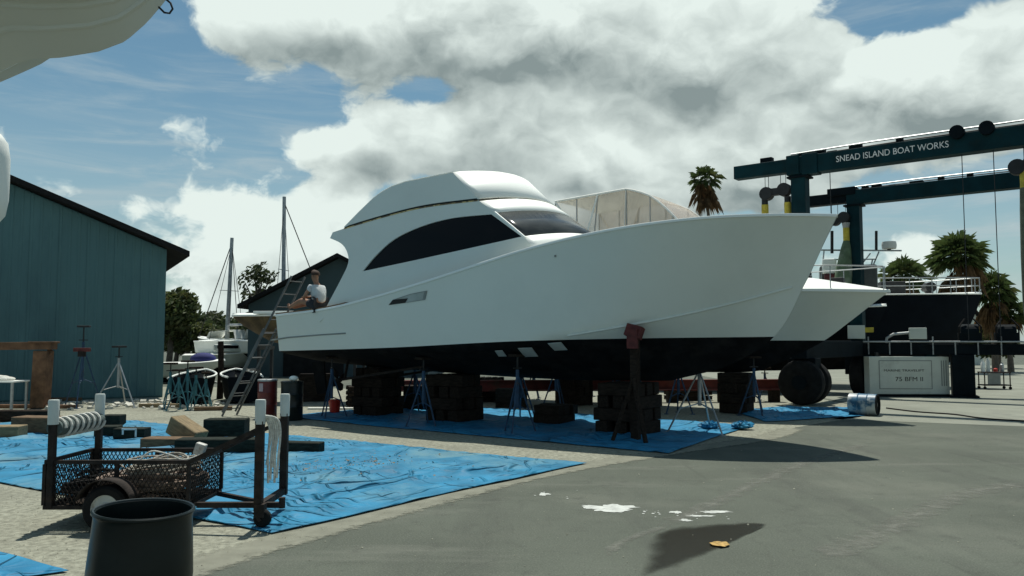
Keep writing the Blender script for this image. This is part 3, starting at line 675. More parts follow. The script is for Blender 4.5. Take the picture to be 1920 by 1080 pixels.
for s_, z in ROOF: rows.append([(s_ + BUL * .0, tz(z) * q, z + .02 + .14 * (1 - q * q)) for q in (-1, -.7, -.35, 0, .35, .7, 1)])
rows[-1] = [(x + BUL * (1 - q * q), y, z) for (x, y, z), q in zip(rows[-1], (-1, -.7, -.35, 0, .35, .7, 1))]
MB().grid(rows).build('hardtop', 'white_gel', yacht, smooth=True, solid=.02)
bx = FB.pix(640, 525, 1.55)[0] + .25
m = MB(); m.box((bx, 0, 2.95), (.05, 3.1, 2.3)); bk = m.build('aft_bulkhead', 'hull_white', yacht)
m = MB(); m.box((bx - .035, .1, 2.75), (.02, .8, 1.75)); m.build('saloon_door', 'black_glass', bk)
# air intake recessed in the topside: a shallow wedge
vp = [(729, 572), (737, 562), (770, 551), (801, 545), (797, 562), (760, 568)]
def on_hull(px, py, off):
    s_, z = FB.pix(px, py, 1.9)
    for _ in range(6):
        u = max(0, min(1, 1 + s_ / LB)); q = (z - fzc(u)) / (fzs(u) - fzc(u)); t_ = fbc(u) + (fbs(u) - fbc(u)) * (q + u * u * .32 * (q * q - q)); s_, z = FB.pix(px, py, t_ + off)
    return Vector((s_, -(t_ + off), z))
pv = [on_hull(x, y, .008) for x, y in vp]; pc = sum(pv, Vector()) / 6
m = MB(); n = 6; inner = [pc + (q - pc) * .86 + Vector((0, .0, 0)) for q in pv]
m.add(pv + inner, [(i, (i + 1) % n, n + (i + 1) % n, n + i) for i in range(n)]); av = m.build('air_intake', 'vent_grey', tops, solid=.012)
m = MB(); m.add([q + Vector((0, .003, 0)) for q in inner], [tuple(range(n))]); m.build('intake_recess', 'patch', av, solid=.006)
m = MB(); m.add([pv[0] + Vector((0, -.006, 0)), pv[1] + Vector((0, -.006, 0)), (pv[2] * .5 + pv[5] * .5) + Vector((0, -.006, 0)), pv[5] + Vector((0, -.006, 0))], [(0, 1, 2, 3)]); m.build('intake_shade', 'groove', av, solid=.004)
# moulding on the quarter, patches on the bottom paint, through-hull
m = MB(); m.tube([on_hull(x, y, .004) for x, y in ((508, 638), (540, 633), (600, 628), (648, 625))], .016, 8); m.build('side_moulding', 'vent_grey', tops, smooth=True)
def bottom_patch(pxs):
    pts = []
    for x, y in pxs:
        s_, z = FB.pix(x, y, 1.7)
        for _ in range(8):
            u = max(0, min(1, 1 + s_ / LB)); k = fzk(u); c_ = fzc(u); q = max(0, min(1, (z - k) / (c_ - k))) ** (1 / 1.15); t_ = fbc(u) * q + .02; s_, z = FB.pix(x, y, t_)
        pts.append(Vector((s_, -t_, z)))
    MB().add(pts, [tuple(range(len(pts)))]).build('sanded_patch', 'patch', bott, solid=.01)
bottom_patch([(971, 653), (997, 652), (1009, 668), (984, 669)]); bottom_patch([(1027, 644), (1052, 642), (1064, 656), (1040, 657)])
bottom_patch([(928, 658), (942, 657), (950, 668), (935, 668)])
m = MB(); m.cyl(on_hull(1041, 480, -.01), on_hull(1041, 480, .012), .02, n=10); m.build('through_hull', 'vent_grey', tops)
m = MB(); m.prism([(-11.7, -.9, 1.25), (-11.3, -.9, 1.28), (-11.2, -.9, .55), (-11.5, -.9, .5)], (0, .04, 0)); m.build('rudder', 'antifoul', bott)
m = MB(); m.prism([(-11.7, .9, 1.25), (-11.3, .9, 1.28), (-11.2, .9, .55), (-11.5, .9, .5)], (0, .04, 0)); m.build('rudder', 'antifoul', bott)
m = MB()
for sg in (-1, 1):
    m.cyl((-8.4, sg * .75, 1.2), (-10.9, sg * .8, .85), .03, n=8); m.bar((-10.7, sg * .8, .87), (-10.6, sg * .8, 1.3), .06, .03)
m.build('propeller_shaft', 'steel_rust', bott)
for sg in (-1, 1):
    m = MB()
    for k in range(4):
        a_ = k * math.pi / 2 + .4; c_ = Vector((-10.92, sg * .8, .85)); d = Vector((0, math.cos(a_), math.sin(a_))); e = Vector((.35, -math.sin(a_) * .9, math.cos(a_) * .9))
        m.add([c_ + d * .04 - e * .03, c_ + d * .15 - e * .1, c_ + d * .27 - e * .03, c_ + d * .27 + e * .05, c_ + d * .15 + e * .1, c_ + d * .04 + e * .03], [(0, 1, 2, 3, 4, 5)])
    m.cyl((-10.83, sg * .8, .86), (-11.0, sg * .8, .84), .05, .03, 10); m.build('propeller', 'steel_rust', bott, solid=.012)

# ------------------------------------------------------------------ second boat: white express cruiser behind the bow
FC = Frame((8.41, 17.77), HEAD)
cr = thing('express_cruiser', 'white express cruiser with canvas enclosure, partly hidden behind the big boat', 'boat', FC.o, HEAD)
cbs = lambda u: slerp([(0, 1.7), (.4, 1.8), (.6, 1.7), (.75, 1.42), (.87, .95), (.95, .45), (1, .01)], u)
cbc = lambda u: slerp([(0, 1.5), (.4, 1.55), (.6, 1.32), (.78, .82), (.9, .36), (1, .006)], u)
czs = lambda u: slerp([(0, 2.6), (.5, 2.78), (.8, 2.90), (1, 2.87)], u)
czc = lambda u: slerp([(0, 1.55), (.5, 1.62), (.8, 1.85), (1, 2.2)], u)
czk = lambda u: slerp([(0, 1.1), (.5, .98), (.9, 1.0), (1, 1.05)], u)
crk = lambda z: slerp([(1.0, 3.0), (1.4, 2.1), (1.75, 1.45), (2.2, .85), (2.6, .35), (2.87, 0)], z)
ct, cb, csh = hull(cr, 11.0, cbs, cbc, czs, czc, czk, crk, lambda u: 1.77, tops='hull_white', n=40)
rows = []
for i in range(31):
    u = .1 + .9 * i / 30; x = -11 * (1 - u) - crk(czs(u)) * u ** 3; z = czs(u); b_ = cbs(u); cr_ = lerp([(.1, .3), (.6, .55), (.8, .42), (.93, .16), (1, .02)], u)
    rows.append([(x, b_ * q, z + .01 + cr_ * (1 - abs(q) ** 2.2)) for q in (-1, -.85, -.6, -.3, 0, .3, .6, .85, 1)])
dk = MB().grid(rows).build('foredeck', 'white_gel', cr, smooth=True)
m = MB()
for sg in (-1, 1):
    m.grid([[p_ + Vector((0, sg * .03, .02)), p_ + Vector((0, sg * .03, -.03)), p_ + Vector((0, -sg * .02, -.03))] for p_ in (q[0 if sg < 0 else 1] for q in csh)])
m.build('rub_rail', 'white_gel', ct, solid=.02)
rail_pts = [(-11 * (1 - u) - crk(czs(u)) * u ** 3, cbs(u) * .9, czs(u)) for u in (.66, .72, .78, .84, .9, .95, .99)]
for sg in (-1, 1):
    m = MB(); pts = [(x, sg * y, z + .55) for x, y, z in rail_pts]; m.tube(spline(pts, 4), .014, 6); br = m.build('bow_rail', 'galv', cr, smooth=True)
    for x, y, z in rail_pts[::2]:
        m = MB(); m.cyl((x, sg * y, z), (x, sg * y, z + .55), .012, n=6); m.build('stanchion', 'galv', br)
m = MB(); m.box((-1.1, 0, 3.14), (.3, .22, .14)); m.build('anchor_windlass', 'black_steel', cr, bevel=.02)
for q in (-1.9, -2.6):
    m = MB(); m.lathe([(.24, 0), (.24, .03), (.2, .05), (0, .055)], (q, 0, 3.25 if q > -2 else 3.33), 20); m.build('deck_hatch', 'tint_glass', dk, smooth=True)
# windscreen and cabin front, then the canvas enclosure, traced on the boat's own planes
def cpx(pts, t_): return [FC.pix(x, y, t_) for x, y in pts]
top_prof = cpx([(1052 + 132 * q / 10, 381 - 23 * q / 10) for q in range(11)] + [(1196, 360), (1212, 364), (1228, 370), (1243, 380), (1257, 392), (1270, 405), (1284, 420)], .95)
bas = 3.15
cov = top_prof
iF = max(i for i, (s_, z) in enumerate(cov) if z > 5.2)
def enc(rowpts, wd):
    return [[(s_, wd * q, z + .03 * (1 - q * q)) for q in (-1, -.7, -.35, 0, .35, .7, 1)] for s_, z in rowpts]
kF = 11
MB().grid(enc(cov[:kF], 1.25)).build('canvas_top', 'canvas', cr, smooth=True, solid=.015)
MB().grid(enc(cov[kF - 1:] + [(cov[-1][0] + .3, 3.4)], 1.25)).build('front_curtain', 'vinyl', cr, smooth=True)
for sg in (-1, 1):
    poly = [(s_, sg * 1.255, z) for s_, z in cov[:kF] + cov[kF:]] + [(cov[-1][0] + .3, sg * 1.255, 3.3), (cov[0][0] - .1, sg * 1.255, 3.3)]
    MB().add(poly, [tuple(range(len(poly)))]).build('side_curtain', 'vinyl', cr)
    for a_, b_ in ((0, 3.3), (3, 3.3), (6, 3.3), (kF - 1, 3.3), (kF + 2, 3.3), (len(cov) - 2, 3.3)):
        m = MB(); m.cyl((cov[a_][0] - (.25 if a_ == 6 else 0), sg * 1.24, b_), (cov[a_][0], sg * 1.24, cov[a_][1]), .02, n=6); m.build('enclosure_pole', 'galv', cr)
    m = MB(); m.tube([(s_, sg * 1.26, z) for s_, z in cov], .03, 6); m.build('canvas_edge', 'canvas', cr)
    for i0, i1 in ((0, 6), (6, 3), (kF - 1, 7)):
        m = MB(); m.bar((cov[i0][0], sg * 1.262, cov[i0][1]), (cov[i1][0] + (.5 if i1 == 7 else 0), sg * 1.262, 3.6), .012, .05); m.build('curtain_seam', 'canvas', cr)
s0 = cov[0][0]; s1 = cov[-1][0]
m = MB(); m.grid([[(s0 - .3, y, 2.6) for y in (-1.5, 0, 1.5)], [(s0 - .3, y, 3.35) for y in (-1.4, 0, 1.4)], [(s1 + .3, y, 3.45) for y in (-1.3, 0, 1.3)], [(s1 + 1.3, y, 3.05) for y in (-1.1, 0, 1.1)]]); m.build('cabin_trunk', 'white_gel', cr, smooth=True)
m = MB(); m.tube([(s1 + .1, y, 3.95) for y in (-1.1, -.4, .4, 1.1)], .02, 6)
m.build('windscreen_rail', 'galv', cr)
for y in (-1.0, -.5, 0, .5, 1.0):
    m = MB(); m.cyl((s1 + .5, y, 3.4), (s1 + .1, y, 3.95), .018, n=6); m.build('windscreen_post', 'galv', cr)
for y in (-.6, .5):
    m = MB(); m.box((s0 + .9, y, 3.75), (.5, .5, .5)); m.box((s0 + .68, y, 4.15), (.1, .5, .6)); m.build('helm_seat', 'white_gel', cr, bevel=.05)
m = MB(); m.lathe([(.19, -.012), (.205, 0), (.19, .012)], (s1 - .5, .5, 4.1), 20, axis=(-.8, 0, .6)); m.build('steering_wheel', 'black_steel', cr)

# ------------------------------------------------------------------ third boat: dark trawler, radar frame; tan skiff; sailboats; dinghies
def small_boat(name, label, loc, rz, L, B, zk0, zwl, zs0, zs1, topm, botm, deckm='white_gel', rakelen=.9, group=None, cat='boat', deck=True):
    o = thing(name, label, cat, loc, rz, group)
    bs_ = lambda u: slerp([(0, B * .85), (.4, B), (.65, B * .88), (.83, B * .55), (.94, B * .24), (1, .01)], u)
    zs_ = lambda u: zs0 + (zs1 - zs0) * u ** 2
    ht = zs1 - zk0
    a_, b_, sh = hull(o, L, bs_, lambda u: bs_(u) * .82, zs_, lambda u: zwl + .05 + .25 * ht * u ** 3, lambda u: zk0 + .1 * ht * u ** 4,
                      lambda z: rakelen * (1 - max(0, min(1, (z - zk0) / ht))) ** 1.3 * 1.6, lambda u: zwl, tops=topm, bottom=botm, n=24)
    if deck:
        rows = [[(p.x, p.y, p.z + .01), (p.x, 0, p.z + .08), (q.x, q.y, q.z + .01)] for p, q in sh]
        MB().grid(rows).build('deck', deckm, o, smooth=True)
    m = MB()
    for k in (0, 1): m.tube([q[k] for q in sh], .03, 6)
    m.build('gunwale', deckm, a_)
    return o, sh
P = AY(1840, 551, 31)
tr, tsh = small_boat('trawler', 'dark hulled trawler with pale bow rail behind the lift frame', (P.x, P.y, 0), R(-10), 12, 2.0, .6, 1.5, P.z - .15, P.z, 'hull_navy', 'antifoul')
for k in (0, 1):
    pts = [q[k] + Vector((-.05, 0, .62)) for q in tsh if q[k].x > -6.5]; m = MB(); m.tube(pts, .022, 6); br = m.build('bow_rail', 'galv', tr, smooth=True)
    m = MB(); m.tube([p - Vector((0, 0, .3)) for p in pts], .016, 6); m.build('lower_rail', 'galv', br, smooth=True)
    for p in pts[::2]:
        m = MB(); m.cyl(p - Vector((0, 0, .6)), p, .016, n=6); m.build('stanchion', 'galv', br)
m = MB(); m.box((-3.3, 0, P.z + .25), (.9, .9, .5)); m.build('deck_box', 'black_steel', tr, bevel=.05)
m = MB(); m.cyl((-2.0, -.4, P.z), (-2.0, -.4, P.z + .4), .14, n=12); m.cyl((-2.0, -.62, P.z + .25), (-2.0, -.1, P.z + .25), .2, n=14); m.build('windlass', 'black_steel', tr, smooth=True)
m = MB(); m.box((-8.4, 0, P.z + .7), (3.4, 2.5, 1.6)); ch = m.build('wheelhouse', 'unit_grey', tr, bevel=.06)
for y in (-.8, 0, .8):
    m = MB(); m.box((-6.69, y, P.z + 1.0), (.03, .65, .5)); m.build('window', 'black_glass', ch)
# grey cabin boat with radar frame behind the cruiser's bow
P = AY(1600, 545, 27)
rb, rsh = small_boat('cabin_boat', 'cabin boat with a radar frame seen above the white cruiser bow', (P.x + 1.1, P.y, 0), R(-20), 8, 1.5, .7, 1.5, 2.7, 2.95, 'hull_navy', 'antifoul')
def rbp(x, y, Y=27.0):
    v = AY(x, y, Y); inv = Matrix.LocRotScale(rb.location, rb.rotation_euler, None).inverted(); return inv @ v
m = MB(); m.bar(rbp(1540, 469), rbp(1690, 470), .06, .05); fr = m.build('radar_bar', 'galv', rb)
m = MB(); m.bar(rbp(1545, 487), rbp(1640, 486), .05, .04); m.build('cross_bar', 'galv', rb)
m = MB(); m.bar(rbp(1540, 500), rbp(1640, 502), .05, .04); m.build('cross_bar', 'galv', rb)
for x0, y0, x1, y1 in ((1648, 472, 1636, 500), (1632, 475, 1600, 515), (1612, 505, 1598, 545), (1545, 470, 1538, 545), (1580, 500, 1580, 545), (1636, 486, 1625, 545)):
    m = MB(); m.cyl(rbp(x0, y0), rbp(x1, y1), .025, n=6); m.build('frame_post', 'galv', rb)
m = MB(); c_ = rbp(1667, 460); m.lathe([(0, -.13), (.22, -.12), (.24, 0), (.22, .12), (0, .14)], c_, 18); m.build('radar_dome', 'canvas', fr, smooth=True)
m = MB(); m.cyl(rbp(1667, 469), rbp(1667, 465), .06, n=8); m.build('dome_mount', 'black_steel', fr)
m = MB(); m.cyl(rbp(1643, 469), rbp(1643, 433), .045, n=8); m.build('antenna', 'black_steel', fr)
m = MB(); m.cyl(rbp(1560, 475), rbp(1560, 433), .05, n=8); m.build('antenna', 'black_steel', fr)
m = MB(); p = rbp(1555, 500); m.box(p, (.45, .5, .5)); m.build('deck_locker', 'white_gel', rb, bevel=.04)
m = MB(); p = rbp(1560, 525); m.box(p, (.5, .6, .4)); m.build('engine_cowl', 'drum_red', rb, bevel=.06)
m = MB(); p = rbp(1590, 520); m.box(p + Vector((0, .5, -.1)), (1.8, 1.6, 1.0)); cbn = m.build('cabin', 'tint_glass', rb, bevel=.08)
# tan hulled boat left of the stern, bow to the left
P = AY(436, 592, 23.5)
sk, _s = small_boat('work_skiff', 'tan brown hulled boat with white deck behind the ladder', (P.x, P.y, 0), R(176), 4.6, .85, 1.62, 1.66, P.z - .02, P.z, 'hull_tan', 'hull_tan', rakelen=.9)
m = MB(); m.box((-2.2, 0, P.z + .07), (2.6, 1.4, .08)); m.build('white_platform', 'white_gel', sk, bevel=.01)
tz_ = thing('skiff_trailer', 'dark steel trailer frame holding up the tan skiff', 'trailer', (P.x + .6, P.y, 0), R(-4))
for x in (.4, 3.2):
    m = MB(); m.box((x, 0, 1.56), (.1, 1.2, .1)); m.build('cross_member', 'black_steel', tz_)
    for y in (-.5, .5): m = MB(); m.box((x, y, .76), (.08, .08, 1.5)); m.build('upright', 'black_steel', tz_)
# sailboats further back
def sailboat(px_top, py_top, px_bot, Y, rz, label, hullm, spread):
    tp = AY(px_top, py_top, Y); bt = AY(px_bot, 620, Y)
    o, sh = small_boat('sailboat', label, (bt.x + 3.2 * math.cos(rz), bt.y + 3.2 * math.sin(rz), 0), rz, 8, 1.2, .5, 1.1, 1.75, 2.0, hullm, 'antifoul', group='sailboats behind the yard')
    inv = Matrix.LocRotScale(o.location, o.rotation_euler, None).inverted()
    m = MB(); m.cyl(inv @ Vector((bt.x, Y, 1.9)), inv @ Vector((tp.x, Y, tp.z)), .13, .10, 10); ms = m.build('mast', 'galv', o, smooth=True)
    hd = inv @ Vector((tp.x, Y, tp.z - .3)); md = (hd + inv @ Vector((bt.x, Y, 1.9))) / 2
    for k, (x, y, z, r_) in enumerate(((0, 0, 1.95, .028), (-8, 0, 1.8, .02), (-3.2, 1.1, 1.8, .015), (-3.2, -1.1, 1.8, .015))):
        m = MB(); m.cyl(hd if k < 2 else hd - Vector((0, 0, .1)), (x * spread if k < 2 else x, y, z), r_, n=5); m.build('stay', 'black_steel', ms)
    m = MB(); m.bar(md + Vector((0, -.6, 0)), md + Vector((0, .6, 0)), .05, .03); m.build('spreader', 'galv', ms)
    m = MB(); m.cyl((-3.3, 0, 2.7), (-6.4, 0, 2.65), .06, n=8); m.build('boom', 'galv', o)
    m = MB(); m.grid([[(-1.8, y, 1.95) for y in (-.5, 0, .5)], [(-2.3, y * 1.2, 2.3) for y in (-.5, 0, .5)], [(-5, y * 1.4, 2.4) for y in (-.5, 0, .5)], [(-5.2, y * 1.4, 1.9) for y in (-.5, 0, .5)]]); m.build('coachroof', 'white_gel', o, smooth=True)
    m = MB(); m.prism([(-3, -.08, .7), (-5, -.08, .7), (-4.7, -.08, 0.02), (-3.6, -.08, 0.02)], (0, .16, 0)); m.build('keel', 'antifoul', o)
    return o
sailboat(435, 446, 426, 46, R(140), 'sailboat with the shorter mast, left of the thin crowned tree', 'white_gel', .55)
sailboat(533, 369, 531, 44, R(-12), 'sailboat with the taller mast rising over the far shed roof', 'white_gel', .42)
for px, py, rz, Ls, label, mm_ in ((384, 748, R(100), 2.6, 'small navy dinghy with white gunwale, left of the dark piling', 'hull_navy'), (440, 746, R(115), 2.6, 'small navy dinghy with white gunwale, right of the dark piling', 'hull_navy')):
    P = G(px, py); o, sh = small_boat('dinghy', label, (P.x, P.y, 0), rz, Ls, .55, .02, .04, .75, .9, mm_, mm_, group='dinghies behind the stands', deck=False, cat='dinghy')
    for q in (-.8, -1.6):
        m = MB(); m.box((q, 0, .55), (.22, .95, .03)); m.build('thwart', 'white_gel', o)
P = AY(395, 690, 34); o, sh = small_boat('white_skiff', 'white skiff with a blue cover over its bow, left of the piling', (P.x + .6, P.y, 0), R(5), 2.6, .7, .02, .25, .80, .95, 'grey_gel', 'antifoul')
m = MB(); m.ball((-.9, 0, 1.0), (.55, .4, .28)); m.build('bow_cover', 'blue_cover', o, smooth=True)
P = AY(450, 668, 44); o, sh = small_boat('white_launch', 'white launch with a flat cabin seen through the ladder', (P.x + 1.2, P.y, 0), R(10), 4, .8, .02, .35, 1.0, 1.2, 'unit_grey', 'antifoul')
m = MB(); m.box((-1.7, 0, 1.4), (1.5, 1.1, .4)); cb_ = m.build('cabin', 'unit_grey', o, bevel=.08)
m = MB(); m.box((-1.7, -.56, 1.45), (1.1, .02, .16)); m.build('window', 'black_glass', cb_)

# ------------------------------------------------------------------ sheds
cx0 = Vector((-10.94, 25.23, 0)); e_ = Vector((-.872, -.49, 0)).normalized(); bk_ = Vector((-e_.y * -1, 0, 0)); bk_ = Vector((e_.y, -e_.x, 0))
rz = math.atan2(e_.y, e_.x)
shed = thing('boat_shed', 'large blue grey metal boat shed with ribbed wall panels at left', 'building', cx0, rz)
# local x runs left along the gable wall, local y points away from the viewer's side
yb = -1 if (Matrix.Rotation(rz, 3, 'Z') @ Vector((0, 1, 0))).dot(Vector((0, 1, 0))) < 0 else 1
SL, ZE, RID = .40, 4.68, 9.0
zt_ = lambda x: ZE + SL * (x if x <= RID else 2 * RID - x)
m = MB(); pts = [(0, 0, 0), (0, 0, ZE - .02), (RID, 0, zt_(RID) - .02), (2 * RID, 0, ZE - .02), (2 * RID, 0, 0)]
m.prism([(x, yb * .07, z) for x, y, z in pts], (0, yb * 18, 0)); wl = m.build('wall', 'shed_wall', shed)
pw_ = .75
for i in range(24):
    x0, x1 = i * pw_ + .0025, (i + 1) * pw_ - .0025; m = MB(); sec = []
    for j in range(3):
        b0 = x0 + (x1 - x0) * j / 3; wd = (x1 - x0) / 3
        sec += [(b0, 0), (b0 + wd * .62, 0), (b0 + wd * .72, -.016), (b0 + wd * .9, -.016)]
    sec += [(x1, 0)]
    m.grid([[(x, yb * (.03 + d), .05) for x, d in sec], [(x, yb * (.03 + d), zt_(x) - .05) for x, d in sec]])
    m.build('wall_panel', 'shed_wall', wl)
for sg in (0, 1):
    p0, p1 = ((-.62, ZE - SL * .62), (RID + .02, zt_(RID))) if sg == 0 else ((RID - .02, zt_(RID)), (2 * RID + .6, ZE - SL * .6))
    m = MB(); m.prism([(p0[0], -yb * .45, p0[1]), (p1[0], -yb * .45, p1[1]), (p1[0], -yb * .45, p1[1] + .16), (p0[0], -yb * .45, p0[1] + .16)], (0, yb * 19, 0)); m.build('roof', 'roof_dark', shed)
m = MB(); m.box((RID * .5 + 6.5, -yb * .05, 1.5), (3.2, .06, 3.0)); m.build('sliding_door', 'shed_far', shed)
P0 = AY(480, 556, 40); P1 = AY(636, 480, 40)
far = thing('far_shed', 'dark gabled shed behind the cockpit of the big boat', 'building', (P1.x, 40, 0), 0)
hw = 4.9; zr = P1.z; ze = zr - hw * .52
m = MB(); m.prism([(-hw + .4, 0, 0), (hw - .4, 0, 0), (hw - .4, 0, ze + .1), (0, 0, zr - .12), (-hw + .4, 0, ze + .1)], (0, 14, 0)); wl = m.build('wall', 'shed_far', far)
for sg in (-1, 1):
    m = MB(); m.prism([(0, -.5, zr - .1), (sg * hw, -.5, ze - .1), (sg * hw, -.5, ze + .1), (0, -.5, zr + .1)], (0, 15, 0)); m.build('roof', 'roof_dark', far)
m = MB(); m.box((-1.2, -.03, 1.6), (3.0, .06, 3.2)); m.build('door', 'roof_dark', wl)
P0 = AY(1818, 600, 60)
cot = thing('cottage', 'small pale gabled cottage far behind the lift', 'building', (P0.x, 60, 0), R(20))
m = MB(); m.prism([(-1.2, 0, 0), (1.2, 0, 0), (1.2, 0, 3.2), (0, 0, 4.3), (-1.2, 0, 3.2)], (0, 6, 0)); wl = m.build('wall', 'unit_grey', cot)
for sg in (-1, 1):
    m = MB(); m.prism([(0, -.3, 4.32), (sg * 1.6, -.3, 2.9), (sg * 1.6, -.3, 3.05), (0, -.3, 4.47)], (0, 6.6, 0)); m.build('roof', 'roof_dark', cot)
m = MB(); m.box((0, -.03, 2.4), (.6, .05, .8)); m.build('window', 'black_glass', wl)

# ------------------------------------------------------------------ travel lift
O1 = Vector((8.1, 22.25, 0)); O2 = Vector((11.4, 26.4, 0))
d1 = (O2 - O1).normalized(); d2 = Vector((d1.y, -d1.x, 0)); SPAN = 8.2; rzl = math.atan2(d2.y, d2.x)
lift = thing('travel_lift', 'dark teal travel lift gantry with white lettering on its near beam', 'boat lift', O1, rzl)
LW = (O2 - O1).length                                 # local x along the beams (to the right), local y away
def lbox(name, c_, size, mt, parent=lift, bev=.02): m = MB(); m.box(c_, size); return m.build(name, mt, parent, bevel=bev)
nb = lbox('near_beam', (SPAN / 2 + .25, 0, 6.66), (SPAN + .9, .42, .50), 'lift_teal')
lbox('beam_end', (-1.05, 0, 6.70), (1.66, .34, .38), 'lift_teal', nb)
lbox('beam_collar', (-.12, 0, 6.68), (.36, .50, .56), 'lift_teal', nb)
fbm_ = lbox('far_beam', (SPAN / 2 + .1, LW, 6.52), (SPAN + .6, .42, .48), 'lift_teal')
lbox('beam_end', (-.85, LW, 6.54), (1.3, .34, .36), 'lift_dark', fbm_)
for y in (0, LW):
    for x in (0, SPAN):
        cl_ = lbox('leg', (x, y, 3.55), (.40, .40, 5.7 if y == 0 else 5.5), 'lift_teal')
        lbox('leg_flange', (x, y, 6.34 if y == 0 else 6.25), (.6, .5, .06), 'lift_dark', cl_)
for x in (0, SPAN):
    lbox('side_beam', (x, LW / 2, 1.52), (.44, LW + .9, .5), 'lift_dark')
for x, y in ((0, 0), (0, LW), (SPAN, 0), (SPAN, LW)):
    yk = lbox('wheel_fork', (x, y, .98), (.75, .5, .62), 'lift_dark')
    for s_ in (-.28, .28) if y == 0 else (0,):
        m = MB(); m.lathe([(.26, -.17), (.52, -.18), (.60, -.14), (.625, 0), (.60, .14), (.52, .18), (.26, .17)], (x + s_ * 0, y + (s_ if y == 0 else .0), .63), 32, axis=(0, 1, 0) if y == 0 else (1, 0, 0), caps=(True, True)); wh = m.build('wheel', 'rubber', lift, smooth=True)
    m = MB(); m.cyl((x, y - .5, .63) if y == 0 else (x - .22, y, .63), (x, y + .5, .63) if y == 0 else (x + .22, y, .63), .2, n=16); m.build('hub', 'lift_dark', yk)
# machinery, pipes and lamps along the beams
rnd = random.Random(5)
for bm_, y, zt0, xs in ((nb, 0, 6.91, (-.95, .15, .5, .9, 1.5, 2.6)), (fbm_, LW, 6.76, (.35, .7, 1.2, 1.9, 2.6, 3.4))):
    for x in xs:
        hh = .06 + .12 * rnd.random(); lbox('bracket', (x, y + .05, zt0 + hh / 2), (.12 + .3 * rnd.random(), .2, hh), 'lift_dark', bm_, .01)
    m = MB(); m.tube([(-.2, y - .12, zt0 + .10), (2, y - .12, zt0 + .13), (SPAN - .5, y - .12, zt0 + .10)], .022, 6); m.build('hydraulic_pipe', 'galv', bm_)
    m = MB(); m.tube([(.2, y + .1, zt0 + .06), (3, y + .1, zt0 + .09), (SPAN - .5, y + .1, zt0 + .06)], .018, 6); m.build('hydraulic_pipe', 'black_steel', bm_)
for x in (3.98, 4.62):
    m = MB(); m.cyl((x, -.14, 6.93), (x, -.34, 6.93), .17, n=18); m.build('winch_drum', 'lift_dark', nb, smooth=True)
lbox('trolley', (.35, -.06, 6.66), (.42, .40, .58), 'lift_teal', nb)
lbox('carriage', (-.35, LW, 6.74), (.9, .5, .26), 'lift_dark', fbm_)
# lettering on the near face of the near beam
def lettering(txt, name, parent, p, size, xdir, up, material, width=None):
    cu = bpy.data.curves.new(name, 'FONT'); cu.body = txt; cu.size = size; cu.extrude = .003; cu.align_x = 'LEFT'
    ob = bpy.data.objects.new(name, cu); col.objects.link(ob); bpy.context.view_layer.update()
    me = bpy.data.meshes.new_from_object(ob.evaluated_get(bpy.context.evaluated_depsgraph_get())); bpy.data.objects.remove(ob)
    xs = [v.co.x for v in me.vertices]; k = (width / (max(xs) - min(xs))) if width else 1
    X = Vector(xdir).normalized(); Z = Vector(up).normalized(); Nn = X.cross(Z)
    for v in me.vertices: v.co = Vector(p) + X * v.co.x * k + Z * v.co.y + Nn * v.co.z
    me.materials.append(M[material]); o = bpy.data.objects.new(name, me); col.objects.link(o); o.parent = parent; return o
lettering('SNEAD ISLAND BOAT WORKS', 'lettering', nb, (1.05, -.2165, 6.60), .235, (1, 0, 0), (0, 0, 1), 'letter_white', 2.72)
# hoist ropes, sheave blocks, slings
def block(x, y, z, w_, parent, name='sheave_block'):
    m = MB()
    for s_ in (-1, 1): m.cyl((x + s_ * w_ * .3, y - .12, z + .03 * s_), (x + s_ * w_ * .3, y + .12, z + .03 * s_), .19, n=18)
    m.box((x, y, z), (w_ * .6, .2, .2)); return m.build(name, 'black_steel', parent, bevel=.01)
b1 = block(-.7, 0, 6.02, .85, nb)
for x in (-1.0, -.9, -.55, -.4):
    m = MB(); m.cyl((x, 0, 6.1), (x, 0, 6.5), .009, n=5); m.build('hoist_rope', 'black_steel', b1)
for x in (-1.02, -.36):
    m = MB(); m.cyl((x, 0, 5.85), (x, 0, 5.65), .09, n=12); m.build('shackle', 'black_steel', b1)
    m = MB(); m.tube([(x, 0, 5.68), (x, .02, 4.6), (x, .04, 3.5), (x, 0, 2.4)], .10, 10); m.build('sling', 'sling_yellow', b1, smooth=True)
def lpx(px, py, Y):
    inv = Matrix.LocRotScale(lift.location, lift.rotation_euler, None).inverted(); return inv @ AY(px, py, Y)
p = lpx(1580, 410, 26.4)
b2 = block(p.x - .1, p.y, p.z, .5, fbm_)
for q in (-.35, -.15, .1):
    m = MB(); m.cyl((p.x + q, p.y, p.z + .1), (p.x + q, p.y, 6.4), .009, n=5); m.build('hoist_rope', 'black_steel', b2)
m = MB(); m.cyl((p.x + .1, p.y, p.z - .15), (p.x + .1, p.y, p.z - .32), .13, .1, 12); m.build('shackle', 'galv', b2)
m = MB(); m.tube([(p.x + .1, p.y, p.z - .3), (p.x + .1, p.y, p.z - .75)], .10, 10); m.build('sling', 'sling_yellow', b2)
m = MB(); m.tube([(p.x + .1, p.y, p.z - .75), (p.x + .08, p.y, p.z - 1.0), (p.x, p.y, p.z - 1.7), (p.x - .1, p.y, p.z - 2.6)], [.10, .16, .26, .3], 12); m.build('sling_sleeve', 'sling_green', b2, smooth=True)
